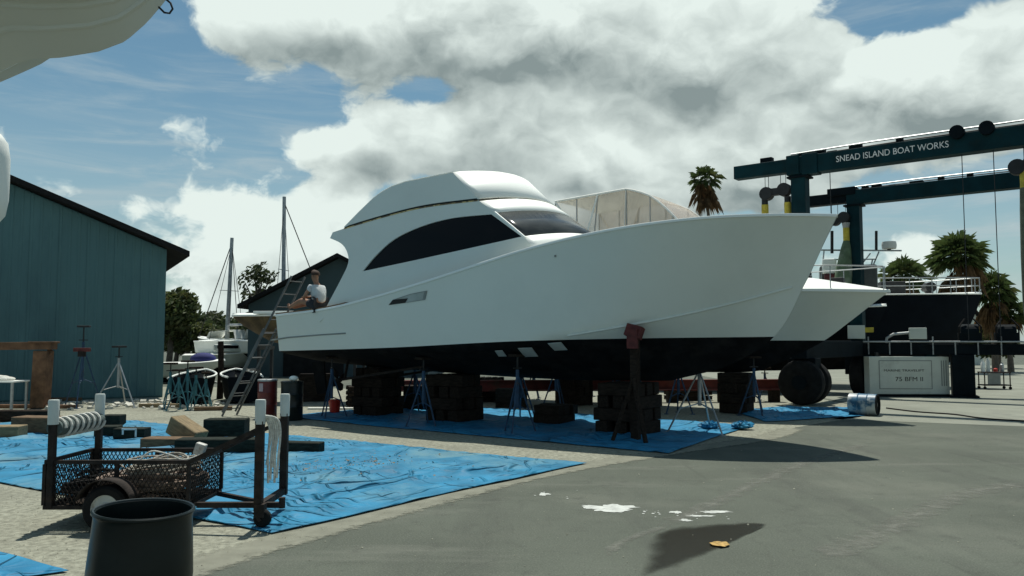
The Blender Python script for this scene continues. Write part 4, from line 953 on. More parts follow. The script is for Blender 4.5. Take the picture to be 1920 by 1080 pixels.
for px, y0, y1, Y in ((1803, 285, 640, 19.75), (1862, 275, 640, 19.35), (1556, 322, 400, 21.4)):
    a_, b_ = lpx(px, y0, Y), lpx(px, y1, Y); m = MB(); m.cyl(a_, (a_.x, a_.y, max(b_.z, 1.2)), .011, n=5); m.build('hoist_rope', 'black_steel', nb)
p = lpx(1921, 310, 19.0)
b3 = block(p.x, p.y, p.z, .5, nb)
m = MB(); m.cyl((p.x, p.y, p.z + .1), (p.x, p.y, 6.45), .012, n=5); m.build('hoist_rope', 'black_steel', b3)
m = MB(); m.tube([(p.x, p.y, p.z - .15), (p.x, p.y, p.z - 1.0)], .11, 10); m.build('sling', 'sling_yellow', b3)
m = MB(); m.tube([(p.x + .05, p.y, p.z - .55), (p.x + .05, p.y, p.z - 1.1), (p.x + .02, p.y, p.z - 2.2), (p.x - .02, p.y, p.z - 3.4), (p.x, p.y, p.z - 4.2)], [.17, .19, .18, .14, .10], 12); m.build('sling_sleeve', 'sling_olive', b3, smooth=True)
# lower platform carrying the engine house
e2 = (Vector((14.11, 25.23, 0)) - O2).normalized(); rz2 = math.atan2(e2.y, e2.x)
pf = thing('lift_platform', 'low dark steel platform with pale edge rail and pumps beside the lift', 'platform', O2, rz2)
def pbox(name, c_, size, mt, parent=pf, bev=.015): m = MB(); m.box(c_, size); return m.build(name, mt, parent, bevel=bev)
dkp = pbox('platform_beam', (3.9, 0, 1.50), (7.9, .5, .34), 'lift_dark')
pbox('edge_rail', (3.9, -.29, 1.74), (7.8, .06, .05), 'galv', dkp)
lg = pbox('leg', (2.98, 0, .70), (.62, .62, 1.26), 'lift_dark'); pbox('leg', (7.2, 0, .70), (.62, .62, 1.26), 'lift_dark')
pbox('leg', (.12, .1, .70), (.5, .5, 1.26), 'lift_teal')
for x, l_ in ((2.98, lg), (7.2, lg)): pbox('foot_plate', (x, 0, .04), (.8, .8, .06), 'lift_dark', l_)
for i in range(12):
    m = MB(); m.cyl((.3 + i * .62, -.27, 1.33), (.3 + i * .62, -.27, 1.9 if i % 3 == 0 else 1.74), .022, n=6); m.build('rail_post', 'galv', dkp)
for x, s_ in ((3.2, .5), (4.2, .46)):
    mm = MB(); mm.cyl((x - .25, 0, 2.02), (x + .25, 0, 2.02), .27 * s_ * 2, n=20); mm.box((x, 0, 1.85), (.6, .5, .34)); pm_ = mm.build('hydraulic_motor', 'lift_dark', pf, bevel=.02)
    for q in (-.3, .3):
        m = MB(); m.tube([(x + q, -.2, 1.72), (x + q, -.25, 2.2), (x + q * .4, -.1, 2.45)], .025, 6); m.build('hose', 'rubber', pm_, smooth=True)
pmp = pbox('pump', (1.75, -.1, 2.0), (.5, .4, .36), 'unit_grey')
m = MB(); m.tube([(1.5, -.12, 2.02), (1.05, -.14, 1.98), (.85, -.14, 1.85), (.83, -.14, 1.7)], .045, 8); m.build('pump_pipe', 'galv', pmp, smooth=True)
pbox('control_box', (-.05, -.35, 2.05), (.52, .3, .44), 'unit_grey'); pbox('warning_light', (.32, -.3, 2.12), (.3, .2, .16), 'sling_yellow')
eu_c = AY(1702, 738, 25.5)
eu = thing('engine_house', 'pale grey engine box with dark lettering under the lift platform', 'machine box', (eu_c.x, 25.55, 0), R(-2))
def ebox(name, c_, size, mt, parent=eu, bev=.012): m = MB(); m.box(c_, size); return m.build(name, mt, parent, bevel=bev)
bd = ebox('body', (0, 0, .68), (2.48, .42, 1.18), 'unit_grey')
ebox('skid', (0, 0, .045), (2.5, .4, .08), 'lift_dark')
fp = ebox('panel', (-.12, -.213, .70), (1.60, .012, .86), 'unit_grey', bd, .004)
for c_, sz in (((-.12, -.216, 1.14), (1.64, .014, .02)), ((-.12, -.216, .26), (1.64, .014, .02)), ((-.93, -.216, .70), (.02, .014, .86)), ((.69, -.216, .70), (.02, .014, .86))): ebox('panel_seam', c_, sz, 'vent_grey', bd, 0)
lettering('MARINE TRAVELIFT', 'lettering', fp, (-.80, -.2225, .80), .10, (1, 0, 0), (0, 0, 1), 'letter_dark', 1.25)
lettering('75 BFM II', 'lettering', fp, (-.45, -.2225, .50), .19, (1, 0, 0), (0, 0, 1), 'letter_dark', .85)
ebox('fuel_cap', (.75, 0, 1.31), (.3, .2, .10), 'lift_teal', bd); ebox('exhaust', (-.9, .05, 1.33), (.1, .1, .14), 'black_steel', bd)
for x in (1.0, 1.07, 1.14): ebox('louvre', (x, -.215, .75), (.03, .014, .8), 'vent_grey', bd, 0)

# drum on its side, hose, cart at far right
P = G(1630, 781); r_ = .29; ax = Vector((.80, -.60, 0)); rzd = math.atan2(ax.y, ax.x)
DS = .86
dr = thing('fallen_drum', 'blue and white drum lying on its side at the tarp edge', 'drum', (P.x, P.y + .3, 0), rzd)
m = MB(); m.lathe([(.27, -.36), (r_, -.35), (r_, -.12), (r_ + .012, -.105), (r_, -.09), (r_, .12), (r_ + .012, .135), (r_, .15), (r_, .35), (.27, .36)], (0, 0, r_ + .014), 28, axis=(1, 0, 0), caps=(True, False)); bd = m.build('body', 'drum_blue', dr, smooth=True)
m = MB(); m.lathe([(.272, .355), (.285, .38), (.25, .38), (.245, .33), (0, .325)], (0, 0, r_ + .014), 28, axis=(1, 0, 0)); m.build('end_ring', 'rubber', bd, smooth=True)
m = MB(); m.lathe([(0, .36), (.06, .36), (.06, .33)], (0, 0, r_ + .014), 14, axis=(1, 0, 0)); m.build('bung', 'black_steel', bd)
dr.scale = (DS, DS, DS)
m = MB(); m.tube(spline([G(1662, 765, .02), G(1720, 772, .02), G(1790, 777, .02), G(1850, 785, .02), G(1960, 792, .02), G(2080, 806, .02)], 6), .018, 6)
tag(m.build('black_hose', 'rubber', smooth=True), 'thin black hose lying across the concrete right of the fallen drum', 'hose')
P = G(1865, 730); ca = thing('tool_cart', 'low dark tool cart with small bottles on top, right of the engine box', 'cart', (P.x, P.y, 0), R(-5))
def cbox(name, c_, size, mt, parent=ca): m = MB(); m.box(c_, size); return m.build(name, mt, parent, bevel=.01)
tpc = cbox('top_shelf', (0, 0, .62), (.95, .5, .04), 'steel_rust'); cbox('lower_shelf', (0, 0, .16), (.95, .5, .04), 'steel_rust')
for x in (-.44, .44):
    for y in (-.22, .22):
        m = MB(); m.cyl((x, y, .10), (x, y, .62), .02, n=6); m.build('leg', 'steel_rust', ca)
        m = MB(); m.cyl((x, y - .015, .06), (x, y + .015, .06), .055, n=10); m.build('caster', 'rubber', ca)
cbox('side_panel', (-.1, -.2, .39), (.45, .02, .40), 'vent_grey')
for x, h_, mt_, lb in ((-.4, .42, 'white_gel', 'white tall bottle at the left end of the tool cart top'), (-.22, .5, 'pvc', 'pale tall bottle standing second from left on the tool cart'), (.06, .14, 'red_plastic', 'small red can on the tool cart top'), (.3, .34, 'galv', 'grey metal can at the right end of the tool cart top')):
    m = MB(); q = Matrix.Rotation(R(-5), 3, 'Z') @ Vector((x, 0, .64)); m.lathe([(0, 0), (.07, 0), (.07, h_ * .75), (.03, h_ * .88), (.03, h_), (0, h_)], (P.x + q.x, P.y, .641), 14); tag(m.build('bottle', mt_, smooth=True), lb, 'bottle')

# ------------------------------------------------------------------ stands, cribbing and clutter below the boats
def jack_stand(x, y, h, label, cm='stand_blue', rz=0., pad='timber_dark', tilt=(0, 0), group='jack stands', spread=.36, top=None):
    o = thing('jack_stand', label, 'jack stand', (x, y, 0), rz, group)
    m = MB(); m.cyl((0, 0, h * .32), (0, 0, h * .80), .035, n=10); pp = m.build('pipe', cm, o)
    m = MB(); m.cyl((0, 0, h * .78), (0, 0, h - .06), .018, n=8); sw = m.build('screw', 'black_steel', o)
    m = MB(); m.bar((-.11, 0, h * .82), (.11, 0, h * .82), .025, .025); m.build('handle', 'black_steel', sw)
    for k in range(3):
        a_ = k * 2.0944 + .5; f_ = Vector((math.cos(a_) * spread, math.sin(a_) * spread, .012))
        m = MB(); m.cyl((0, 0, h * .74), f_, .019, n=6); l_ = m.build('leg', cm, o)
        m = MB(); m.box(f_, (.1, .1, .02)); m.build('foot', cm, l_)
        m = MB(); m.cyl((0, 0, h * .35), f_ * .62 + Vector((0, 0, h * .74 * .38)), .012, n=6); m.build('brace', cm, o)
    m = MB(); m.box((0, 0, h - .03), (.30, .22, .05), Matrix.Rotation(tilt[0], 3, 'X') @ Matrix.Rotation(tilt[1], 3, 'Y')); m.build('pad', pad, o, bevel=.008)
    return o
def hull_z(fr, L, x, y, bcf, zkf, zcf):
    u = 1 + x / L; q = min(1, abs(y) / max(.01, bcf(u))); return zkf(u) + (zcf(u) - zkf(u)) * q ** 1.15
for s_, t_, lb in ((-10.7, 1.2, 'blue jack stand under the near side of the big boat, closest to its stern'), (-7.9, 1.3, 'blue jack stand under the near side of the big boat amidships'), (-5.6, 1.25, 'blue jack stand under the near side just aft of the tallest timber stack'),
                   (-10.3, -1.2, 'blue jack stand under the far side of the big boat, closest to its stern'), (-7.2, -1.3, 'blue jack stand under the far side of the big boat amidships'), (-4.2, -1.1, 'blue jack stand under the far side of the big boat, closest to its bow')):
    p = FB.world(s_, -t_, 0); z = hull_z(FB, LB, s_, t_, fbc, fzk, fzc)
    jack_stand(p.x, p.y, z + .01, lb, 'stand_blue', random.random() * 6, tilt=(0, 0))
p = FB.world(-3.2, -1.12, 0)
ps = thing('bow_prop', 'tall prop with a reddish block against the near bow of the big boat', 'prop', (p.x, p.y, 0), HEAD)
m = MB(); m.box((0, 0, .95), (.14, .14, 1.86)); m.build('post', 'timber_dark', ps, bevel=.008)
m = MB(); m.box((.02, -.06, 1.92), (.30, .16, .22), Matrix.Rotation(R(14), 3, 'Y') @ Matrix.Rotation(R(-14), 3, 'X')); m.build('pad', 'stand_red', ps, bevel=.01)
m = MB(); m.box((.02, -.14, 1.80), (.2, .05, .35)); m.build('cleat', 'stand_red', ps)
for q in ((.35, -.35), (-.3, -.3)):
    m = MB(); m.bar((0, -.08, 1.1), (q[0], q[1], .03), .06, .06); m.build('brace', 'timber_dark', ps)
p = FB.world(-2.75, .78, 0); jack_stand(p.x, p.y, hull_z(FB, LB, -2.75, .78, fbc, fzk, fzc) - .1, 'pale legged stand under the far side of the big boat bow', 'galv', 2.6, spread=.62)
rnd = random.Random(8)
for px, py, lb in ((1392, 806, 'bunched end of blue tarp at the right corner, farther from the keel stacks'), (1330, 806, 'bunched end of blue tarp beside the pale legged stand')):
    P = G(px, py); rows = []
    for i in range(15):
        th = math.pi * i / 14; rows.append([(P.x + .22 * math.sin(th) * math.cos(6.283 * j / 24) * (1 + .35 * noise.noise(Vector((i * .5, j * .9, px)))), P.y + .16 * math.sin(th) * math.sin(6.283 * j / 24) * (1 + .35 * noise.noise(Vector((i * .6, j * .8, px)))), .02 + .07 * (1 + math.cos(th)) * (1 + .5 * noise.noise(Vector((i * .7, j * .9, 3))))) for j in range(24)])
        rows[-1].append(rows[-1][0])
    tag(MB().grid(rows).build('tarp_bunch', 'tarp'), lb, 'tarp', 'bunched tarp ends')
for s_, t_, lb in ((-8.0, 1.1, 'jack stand under the near side of the white cruiser, closest to its stern'), (-4.6, 1.0, 'jack stand under the near side of the white cruiser amidships'), (-2.9, .55, 'jack stand under the near side of the white cruiser bow'), (-6.2, 1.1, 'jack stand under the white cruiser between its other near side stands')):
    p = FC.world(s_, -t_, 0); z = hull_z(FC, 11, s_, t_, cbc, czk, czc); jack_stand(p.x, p.y, z, lb, 'stand_blue', random.random() * 6)
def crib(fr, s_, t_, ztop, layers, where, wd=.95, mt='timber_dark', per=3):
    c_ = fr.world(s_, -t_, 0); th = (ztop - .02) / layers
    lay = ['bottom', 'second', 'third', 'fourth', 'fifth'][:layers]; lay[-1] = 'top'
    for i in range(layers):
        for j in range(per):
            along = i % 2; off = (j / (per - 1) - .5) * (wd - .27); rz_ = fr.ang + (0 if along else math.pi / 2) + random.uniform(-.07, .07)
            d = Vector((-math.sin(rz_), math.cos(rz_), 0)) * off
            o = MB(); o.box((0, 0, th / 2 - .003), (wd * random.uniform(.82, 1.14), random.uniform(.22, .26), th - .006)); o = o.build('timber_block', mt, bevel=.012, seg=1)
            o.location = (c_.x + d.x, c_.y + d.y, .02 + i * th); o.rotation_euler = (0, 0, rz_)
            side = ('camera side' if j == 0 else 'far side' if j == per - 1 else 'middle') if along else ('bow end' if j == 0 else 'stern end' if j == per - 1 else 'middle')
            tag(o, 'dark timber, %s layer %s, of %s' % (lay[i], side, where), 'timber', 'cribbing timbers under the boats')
crib(FB, -3.86, 0, .97, 4, 'the keel stack nearest the big boat bow', .95)
crib(FB, -8.1, 0, 1.03, 4, 'the keel stack under the big boat middle', .9)
crib(FB, -10.4, 0, 1.13, 5, 'the keel stack nearest the big boat stern', .85)
crib(FB, -5.9, -.6, .42, 2, 'the low pile between taller stacks', .7)
crib(FC, -3.5, 0, .99, 4, 'the stack under the cruiser bow', .7)
crib(FC, -8.0, 0, .99, 4, 'the stack under the cruiser stern', .7)
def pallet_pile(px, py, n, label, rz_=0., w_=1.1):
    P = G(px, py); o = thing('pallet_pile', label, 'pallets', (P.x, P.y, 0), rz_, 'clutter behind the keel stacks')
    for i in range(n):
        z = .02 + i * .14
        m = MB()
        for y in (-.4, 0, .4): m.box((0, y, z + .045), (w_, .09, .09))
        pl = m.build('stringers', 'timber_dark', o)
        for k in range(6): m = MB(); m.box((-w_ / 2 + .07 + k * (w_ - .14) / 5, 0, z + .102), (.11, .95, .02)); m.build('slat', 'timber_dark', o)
pallet_pile(690, 762, 4, 'dark pallet pile behind the stern keel stack', .3)
pallet_pile(905, 752, 5, 'dark pallet pile behind the middle keel stack', -.2)
pallet_pile(1290, 750, 4, 'dark pallet pile between the bow stack and the lift wheel', .5)
def crate(px, py, sz, label, rz_=0., mt='timber_dark'):
    P = G(px, py); o = thing('crate', label, 'crate', (P.x, P.y, 0), rz_, 'clutter behind the keel stacks'); x, y, z = sz
    m = MB(); m.box((0, 0, z / 2 + .004), (x - .04, y - .04, z - .01)); m.build('body', mt, o)
    for k in range(4): m = MB(); m.box((0, -y / 2 + .005, z * (k + .5) / 4), (x, .02, z / 4 - .012)); m.build('slat', mt, o)
    for q in (-1, 1): m = MB(); m.box((q * (x / 2 - .03), -y / 2 - .012, z / 2), (.05, .02, z)); m.build('batten', mt, o)
crate(790, 768, (.9, .6, .62), 'dark slatted crate right of the stern keel stack', .1)
crate(960, 764, (.8, .5, .5), 'dark slatted crate behind the low timber pile', -.15)
crate(1075, 758, (1.0, .6, .7), 'dark slatted crate left of the bow keel stack', .05)
crate(1375, 752, (.8, .6, .65), 'dark slatted crate left of the lift wheel', -.1)
crate(590, 752, (.9, .6, .8), 'dark slatted crate behind the red bucket', .2)
for px, py, h_, lb in ((860, 745, 1.2, 'spare stand just right of the middle keel stack'), (1000, 748, 1.1, 'spare stand above the low timber pile'), (1110, 742, 1.25, 'spare stand left of the bow keel stack'), (1265, 745, 1.15, 'spare stand right of the bow keel stack'), (1435, 752, 1.0, 'spare stand beside the lift wheel, left of it'), (745, 746, 1.2, 'spare stand behind the stern keel stack')):
    P = G(px, py); jack_stand(P.x, P.y, h_, lb, 'stand_blue', px * .7, spread=.33, group='spare stands behind the keel stacks')
# long red steel beam on short feet behind the keel stacks
A_, B_ = AY(745, 728, 22.6), AY(1470, 733, 23.3)
bmo = thing('red_beam', 'long rusty red steel beam on short feet behind the keel stacks', 'steel beam', (A_.x, A_.y, 0), math.atan2(B_.y - A_.y, B_.x - A_.x))
Lb = (Vector((B_.x, B_.y, 0)) - Vector((A_.x, A_.y, 0))).length
for nm, c_, sz in (('web', (Lb / 2, 0, .50), (Lb, .04, .24)), ('flange', (Lb / 2, 0, .64), (Lb, .24, .03)), ('flange', (Lb / 2, 0, .36), (Lb, .24, .03))):
    m = MB(); m.box(c_, sz); m.build(nm, 'red_beam', bmo)
for k in range(8):
    m = MB(); m.box((.3 + k * (Lb - .6) / 7, 0, .172), (.25, .3, .34)); m.build('foot', 'timber_dark', bmo)
# drums, bucket, board by the stern
def drum(px, py, r_, h_, mt, label, lidm=None):
    P = G(px, py); o = thing('drum', label, 'drum', (P.x, P.y + r_, 0))
    m = MB(); m.lathe([(r_ * .96, .006), (r_, .02), (r_, h_ * .33), (r_ * 1.03, h_ * .345), (r_, h_ * .36), (r_, h_ * .65), (r_ * 1.03, h_ * .665), (r_, h_ * .68), (r_, h_ - .02)], (0, 0, 0), 24, caps=(True, False)); b_ = m.build('body', mt, o, smooth=True)
    m = MB(); m.lathe([(r_ * 1.04, h_ - .035), (r_ * 1.05, h_), (r_ * .9, h_ + .01), (0, h_ + .012)], (0, 0, 0), 24); m.build('lid', lidm or mt, o, smooth=True); return o, b_
o, b_ = drum(495, 786, .215, .88, 'drum_red', 'dark red drum with a pale label beside the ladder', 'galv')
m = MB(); m.grid([[(.219 * math.cos(a_), .219 * math.sin(a_), z) for a_ in (R(-130), R(-120), R(-110), R(-100))] for z in (.62, .80)]); m.build('paper_label', 'label_pale', b_, smooth=True)
o, b_ = drum(541, 790, .24, .86, 'drum_dark', 'dark green drum right of the red drum')
m = MB(); m.ball((.05, -.08, .93), (.10, .09, .06)); tag(m.build('plastic_bag', 'white_gel', smooth=True), 'white crumpled bag on the dark green drum', 'bag').location = o.location
P = G(625, 776); o = thing('bucket', 'bright red plastic bucket under the stern', 'bucket', (P.x, P.y + .14, 0))
m = MB(); m.lathe([(0, .004), (.115, .004), (.15, .33), (.16, .335), (.16, .31), (.15, .31), (.112, .02), (0, .02)], (0, 0, 0), 22); bd = m.build('body', 'red_plastic', o, smooth=True)
m = MB(); m.tube([(.155 * math.cos(a_ * math.pi / 8), -.04, .31 - .12 * math.sin(a_ * math.pi / 8)) for a_ in range(9)], .005, 5); m.build('handle', 'galv', o)
P = G(612, 771); m = MB(); m.box((P.x, P.y + .45, .03), (1.15, .14, .05)); tag(m.build('white_board', 'white_gel', bevel=.004), 'white board lying on the ground behind the red bucket', 'board')

# ladder leaning on the stern corner
fo = Vector((-6.64, 18.95, 0)); tp_ = Vector((-4.99, 18.62, 3.26)); wdv = FB.p.copy() * .40
ld = thing('extension_ladder', 'aluminium extension ladder leaning on the stern corner of the big boat', 'ladder', fo)
for k, (f0, f1, off, w_) in enumerate(((0, 1, 0, 1), (.02, .62, -.05, .9))):
    ax_ = (tp_ - fo); nrm = Vector((-ax_.z, 0, ax_.x)).normalized() * off * -1
    for sgn in (-.5, .5):
        a_ = ax_ * f0 + wdv * sgn * w_ + nrm; b_ = ax_ * f1 + wdv * sgn * w_ + nrm
        m = MB(); m.bar(a_ + Vector((0, 0, .01)), b_, .018, .045); m.build('rail', 'alu', ld)
    nr = 11 if k == 0 else 7
    for i in range(nr):
        f_ = f0 + (f1 - f0) * (i + .6) / nr; c_ = ax_ * f_ + nrm; m = MB(); m.cyl(c_ - wdv * .5 * w_, c_ + wdv * .5 * w_, .011, n=6); m.build('rung', 'alu', ld)

# ------------------------------------------------------------------ mesh trailer in the foreground
X0, X1, Y0, Y1, ZB, ZT = -4.38, -3.03, 7.60, 8.45, .20, .62
tl = thing('mesh_trailer', 'small rusty mesh-sided boat trailer with white capped posts', 'trailer', ((X0 + X1) / 2, (Y0 + Y1) / 2, 0))
def tbar(name, p, q, w_=.035, h_=.035, mt='steel_rust', parent=tl): m = MB(); m.bar(p, q, w_, h_); return m.build(name, mt, parent, world=(parent is tl))
for z, nm in ((ZT, 'top_rail'), (ZB, 'bottom_rail')):
    tbar(nm, (X0, Y0, z), (X1, Y0, z)); tbar(nm, (X0, Y1, z), (X1, Y1, z)); tbar(nm, (X0, Y0 + .02, z), (X0, Y1 - .02, z)); tbar(nm, (X1, Y0 + .02, z), (X1, Y1 - .02, z))
for x, y in ((X1, Y0), (X1, Y1), (X0, Y0), (X0, Y1), ((X0 + X1) / 2, Y0), ((X0 + X1) / 2, Y1)): tbar('stake', (x, y, ZB + .02), (x, y, ZT - .02), .032, .032)
def mesh_panel(p0, p1):
    p0 = Vector(p0); p1 = Vector(p1); L = (p1 - p0).length; d = (p1 - p0).normalized(); hgt = ZT - ZB - .04; m = MB(); st = .042
    n_ = Vector((-d.y, d.x, 0)) * .003
    for sgn in (1, -1):
        k = -hgt * .6
        while k < L:
            a0, a1 = k, k + hgt * .6; z0, z1 = 0., hgt
            if a0 < 0: z0 = -a0 / .6; a0 = 0.
            if a1 > L: z1 = hgt - (a1 - L) / .6; a1 = L
            if sgn < 0: z0, z1 = hgt - z0, hgt - z1
            if a1 - a0 > .01: m.bar(p0 + d * a0 + Vector((0, 0, ZB + .02 + z0)) + n_ * sgn, p0 + d * a1 + Vector((0, 0, ZB + .02 + z1)) + n_ * sgn, .004, .008)
            k += st
    o = m.build('mesh_panel', 'steel_rust', tl, world=True); o['kind'] = 'stuff'
mesh_panel((X0, Y0, 0), (X1, Y0, 0)); mesh_panel((X0, Y1, 0), (X1, Y1, 0)); mesh_panel((X0, Y0, 0), (X0, Y1, 0)); mesh_panel((X1, Y0, 0), (X1, Y1, 0))
m = MB(); m.box(((X0 + X1) / 2, (Y0 + Y1) / 2, ZB - .005), (X1 - X0 - .03, Y1 - Y0 - .03, .02)); m.build('floor', 'timber_dark', tl, world=True)
FX = -2.38
for x, y in ((X0 + .06, Y0), (X0 + .06, Y1), (FX, Y0 + .03), (FX, Y1)):
    big = x == FX; m = MB(); m.bar((x, y, .16 if big else ZB), (x, y, 1.0), .075 if big else .06, .075 if big else .06); po = m.build('post', 'steel_rust', tl, world=True, bevel=.006)
    m = MB(); m.lathe([(.048, -.015), (.05, .2), (.044, .215), (0, .217)], (x, y, .985), 18); cp_ = m.build('post_cap', 'pvc', po, smooth=True)
    inv = Matrix.Translation(-Vector(tl.location)); cp_.data.transform(inv)
tbar('diagonal_brace', (X1, Y0, ZT), (FX, Y0 + .03, .93), .04, .04); tbar('diagonal_brace', (X1, Y1, ZT), (FX, Y1, .93), .04, .04)
tbar('cross_bar', (FX, Y0 + .05, .20), (FX, Y1 - .03, .20), .06, .06)
tbar('tongue', (X1 + .02, (Y0 + Y1) / 2 - .25, .19), (-2.2, (Y0 + Y1) / 2 - .25, .19), .06, .05)
tbar('tongue_brace', (X1, Y1 - .1, .19), (FX, Y0 + .25, .19), .04, .04)
m = MB(); m.cyl((-2.2, (Y0 + Y1) / 2 - .25, .16), (-2.2, (Y0 + Y1) / 2 - .25, .26), .03, n=10); m.build('hitch', 'steel_rust', tl, world=True)
m = MB(); m.box((FX + .02, Y0 + .03, .17), (.09, .10, .12)); m.bar((FX - .03, Y0 + .03, .16), (FX + .03, Y0 + .03, .075), .09, .03); m.build('caster_fork', 'steel_rust', tl, world=True)
m = MB(); m.lathe([(.02, -.03), (.07, -.032), (.082, -.02), (.082, .02), (.07, .032), (.02, .03)], (FX + .04, Y0 + .03, .096), 20, axis=(0, 1, 0), caps=(True, True)); m.build('caster_wheel', 'rubber', tl, world=True, smooth=True)
for y, sg in ((Y0 - .12, -1), (Y1 + .12, 1)):
    c_ = (-3.72, y, .218); m = MB(); m.lathe([(.13, -.06), (.185, -.07), (.21, -.05), (.215, 0), (.21, .05), (.185, .07), (.13, .06)], c_, 30, axis=(0, 1, 0)); wh = m.build('wheel', 'rubber', tl, world=True, smooth=True)
    m = MB(); m.lathe([(0, -.045), (.05, -.05), (.06, -.03), (.125, -.025), (.135, -.06), (.14, -.055), (.14, .055), (0, .05)], c_, 26, axis=(0, 1, 0)); rm = m.build('rim', 'rim_white', wh, smooth=True); rm.data.transform(Matrix.Translation(-Vector(tl.location)))
    m = MB(); rows = []
    for i in range(13):
        a_ = R(20 + 140 * i / 12); rows.append([(c_[0] + .27 * math.cos(a_), y - .10, c_[2] + .27 * math.sin(a_)), (c_[0] + .27 * math.cos(a_), y + .10, c_[2] + .27 * math.sin(a_))])
    m.grid(rows).build('fender', 'steel_rust', tl, world=True, smooth=True, solid=.006)
tbar('axle', (-3.72, Y0 - .1, .218), (-3.72, Y1 + .1, .218), .04, .04)
# carpeted bolster wound with white rope across the rear posts
m = MB(); m.cyl((X0 + .06, Y0 + .02, .93), (X0 + .06, Y1 - .02, .93), .075, n=20); 
bo = thing('rope_bolster', 'dark carpeted roll wound with white rope across the rear trailer posts', 'bolster', (X0 + .06, (Y0 + Y1) / 2, .93))
m.build('roll', 'carpet', bo, world=True, smooth=True)
pts = [(X0 + .06 + .088 * math.cos(a_), Y0 + .06 + .73 * a_ / 44, .93 + .088 * math.sin(a_)) for a_ in [q * .25 for q in range(177)]]
m = MB(); m.tube(pts, .014, 6); m.build('rope', 'rope_white', bo, world=True, smooth=True)
# tangled hoses and ropes lying in the trailer
rnd = random.Random(11)
for k, (mt, label) in enumerate((('rope_pale', 'pale tangled rope lying on top of the hoses in the trailer'), ('rope_brown', 'brown rope coil at the front of the trailer bed'), ('rubber', 'black hose coil at the rear of the trailer bed'), ('rope_brown', 'thick brown hose bundle in the middle of the trailer bed'))):
    pts = []; cx_ = (-3.45, -3.25, -4.05, -3.6)[k]; cz = (.47, .32, .28, .33)[k]; ph = rnd.random() * 6
    for i in range(150):
        a_ = i * .33 + ph; rr = (.22, .19, .21, .26)[k] * (1 + .25 * math.sin(a_ * .23 + k) + .12 * rnd.random())
        pts.append((min(X1 - .06, max(X0 + .06, cx_ + rr * 1.25 * math.cos(a_))), min(Y1 - .07, max(Y0 + .06, 8.0 + rr * 1.4 * math.sin(a_))), cz + .12 * (i / 150) + .03 * math.sin(a_ * 1.7) + .015 * rnd.random()))
    m = MB(); m.tube(pts, (.011, .016, .018, .022)[k], 6); tag(m.build('rope_coil', mt, smooth=True), label, 'rope', 'ropes and hoses in the trailer')
m = MB(); m.box((0, 0, 0), (.10, .08, .12), Matrix.Rotation(.3, 3, 'Y')); o = tag(m.build('white_cup', 'rim_white', bevel=.01), 'small white carton on the ropes in the trailer', 'carton'); o.location = (-3.16, 8.2, .66)
pts = spline([(-3.55, 7.72, .62), (-3.45, 7.75, .70), (-3.30, 7.8, .66), (-3.2, 7.9, .60), (-3.0, 7.95, .66), (-2.85, 8.0, .72)], 6); m = MB(); m.tube(pts, .009, 6); tag(m.build('loose_rope', 'rope_white', smooth=True), 'thin white line looping over the front end of the trailer', 'rope')
# white rope hanging over the front post
m = MB(); rnd = random.Random(2)
for j in range(6):
    ox = .05 + .02 * j; m.tube(spline([(FX + .03, Y0 + .03, 1.0 + .01 * j), (FX + ox, Y0 + .05, 1.02), (FX + ox + .03, Y0 + .07, .9), (FX + ox + .02 * rnd.random(), Y0 + .06, .72 - .06 * rnd.random()), (FX + ox + .01, Y0 + .05, .60 - .25 * rnd.random())], 5), .011, 6)
o = m.build('rope_hank', 'rope_white', smooth=True); tag(o, 'white rope hank hanging over the front trailer post', 'rope')

# ------------------------------------------------------------------ open drum nearest the camera
dc = Vector((-2.19, 4.78, 0)); od = thing('open_drum', 'open dark green plastic drum in the foreground', 'drum', dc, 0)
rr = .272; DZ = -.085; m = MB()
m.lathe([(0, .012), (.255, .012), (.27, .03), (rr + .012, .28), (rr + .018, .38), (rr + .012, .48), (rr + .002, .62), (rr - .004, .715), (rr, .75), (rr + .004, .757), (rr - .004, .761), (rr - .014, .751), (rr - .016, .45), (rr - .018, .05), (0, .03)], (0, 0, 0), 56)
b_ = m.build('body', 'drum_dark', od, smooth=True)
m = MB(); m.lathe([(rr + .001, .741), (rr + .009, .747), (rr + .009, .757), (rr + .001, .765), (rr - .008, .763), (rr - .012, .755)], (0, 0, 0), 56); m.build('rim', 'drum_dark', b_, smooth=True)
b_.rotation_euler = (R(1.0), R(2.6), 0); b_.location = (0, 0, .012)

# ------------------------------------------------------------------ timbers on the tarp and at left
def timber(px, py, size, rz_, mt, label, z0=.03, tilt=0., group='loose timbers on the big tarp'):
    P = G(px, py); o = MB(); o.box((0, 0, size[2] / 2), size); o = o.build('timber_block', mt, bevel=.012, seg=1)
    o.location = (P.x, P.y + size[1] / 2, z0); o.rotation_euler = (0, tilt, rz_); return tag(o, label, 'timber', group)
timber(418, 826, (.72, .35, .34), R(2), 'timber_black', 'tall black square timber right of the tilted brown block')
timber(402, 852, (1.25, .35, .20), R(3), 'timber_black', 'long black timber lying in front of the tall black one')
timber(338, 838, (.62, .30, .30), R(-24), 'timber_tan', 'tilted weathered tan timber block on the tarp', .10, R(24))
timber(305, 845, (.75, .34, .16), R(-6), 'timber_brown', 'brown timber under the tilted tan block')
timber(240, 826, (.55, .3, .18), R(0), 'timber_black', 'short black timber with a pale bracket behind the rear trailer posts')
timber(195, 824, (.4, .3, .2), R(8), 'timber_black', 'short black timber left of the bracketed one')
timber(565, 853, (.62, .22, .16), R(-12), 'timber_black', 'single dark timber lying right of the front trailer post')
timber(60, 816, (.85, .4, .30), R(-8), 'timber_brown', 'large brown timber at the left end of the tarp')
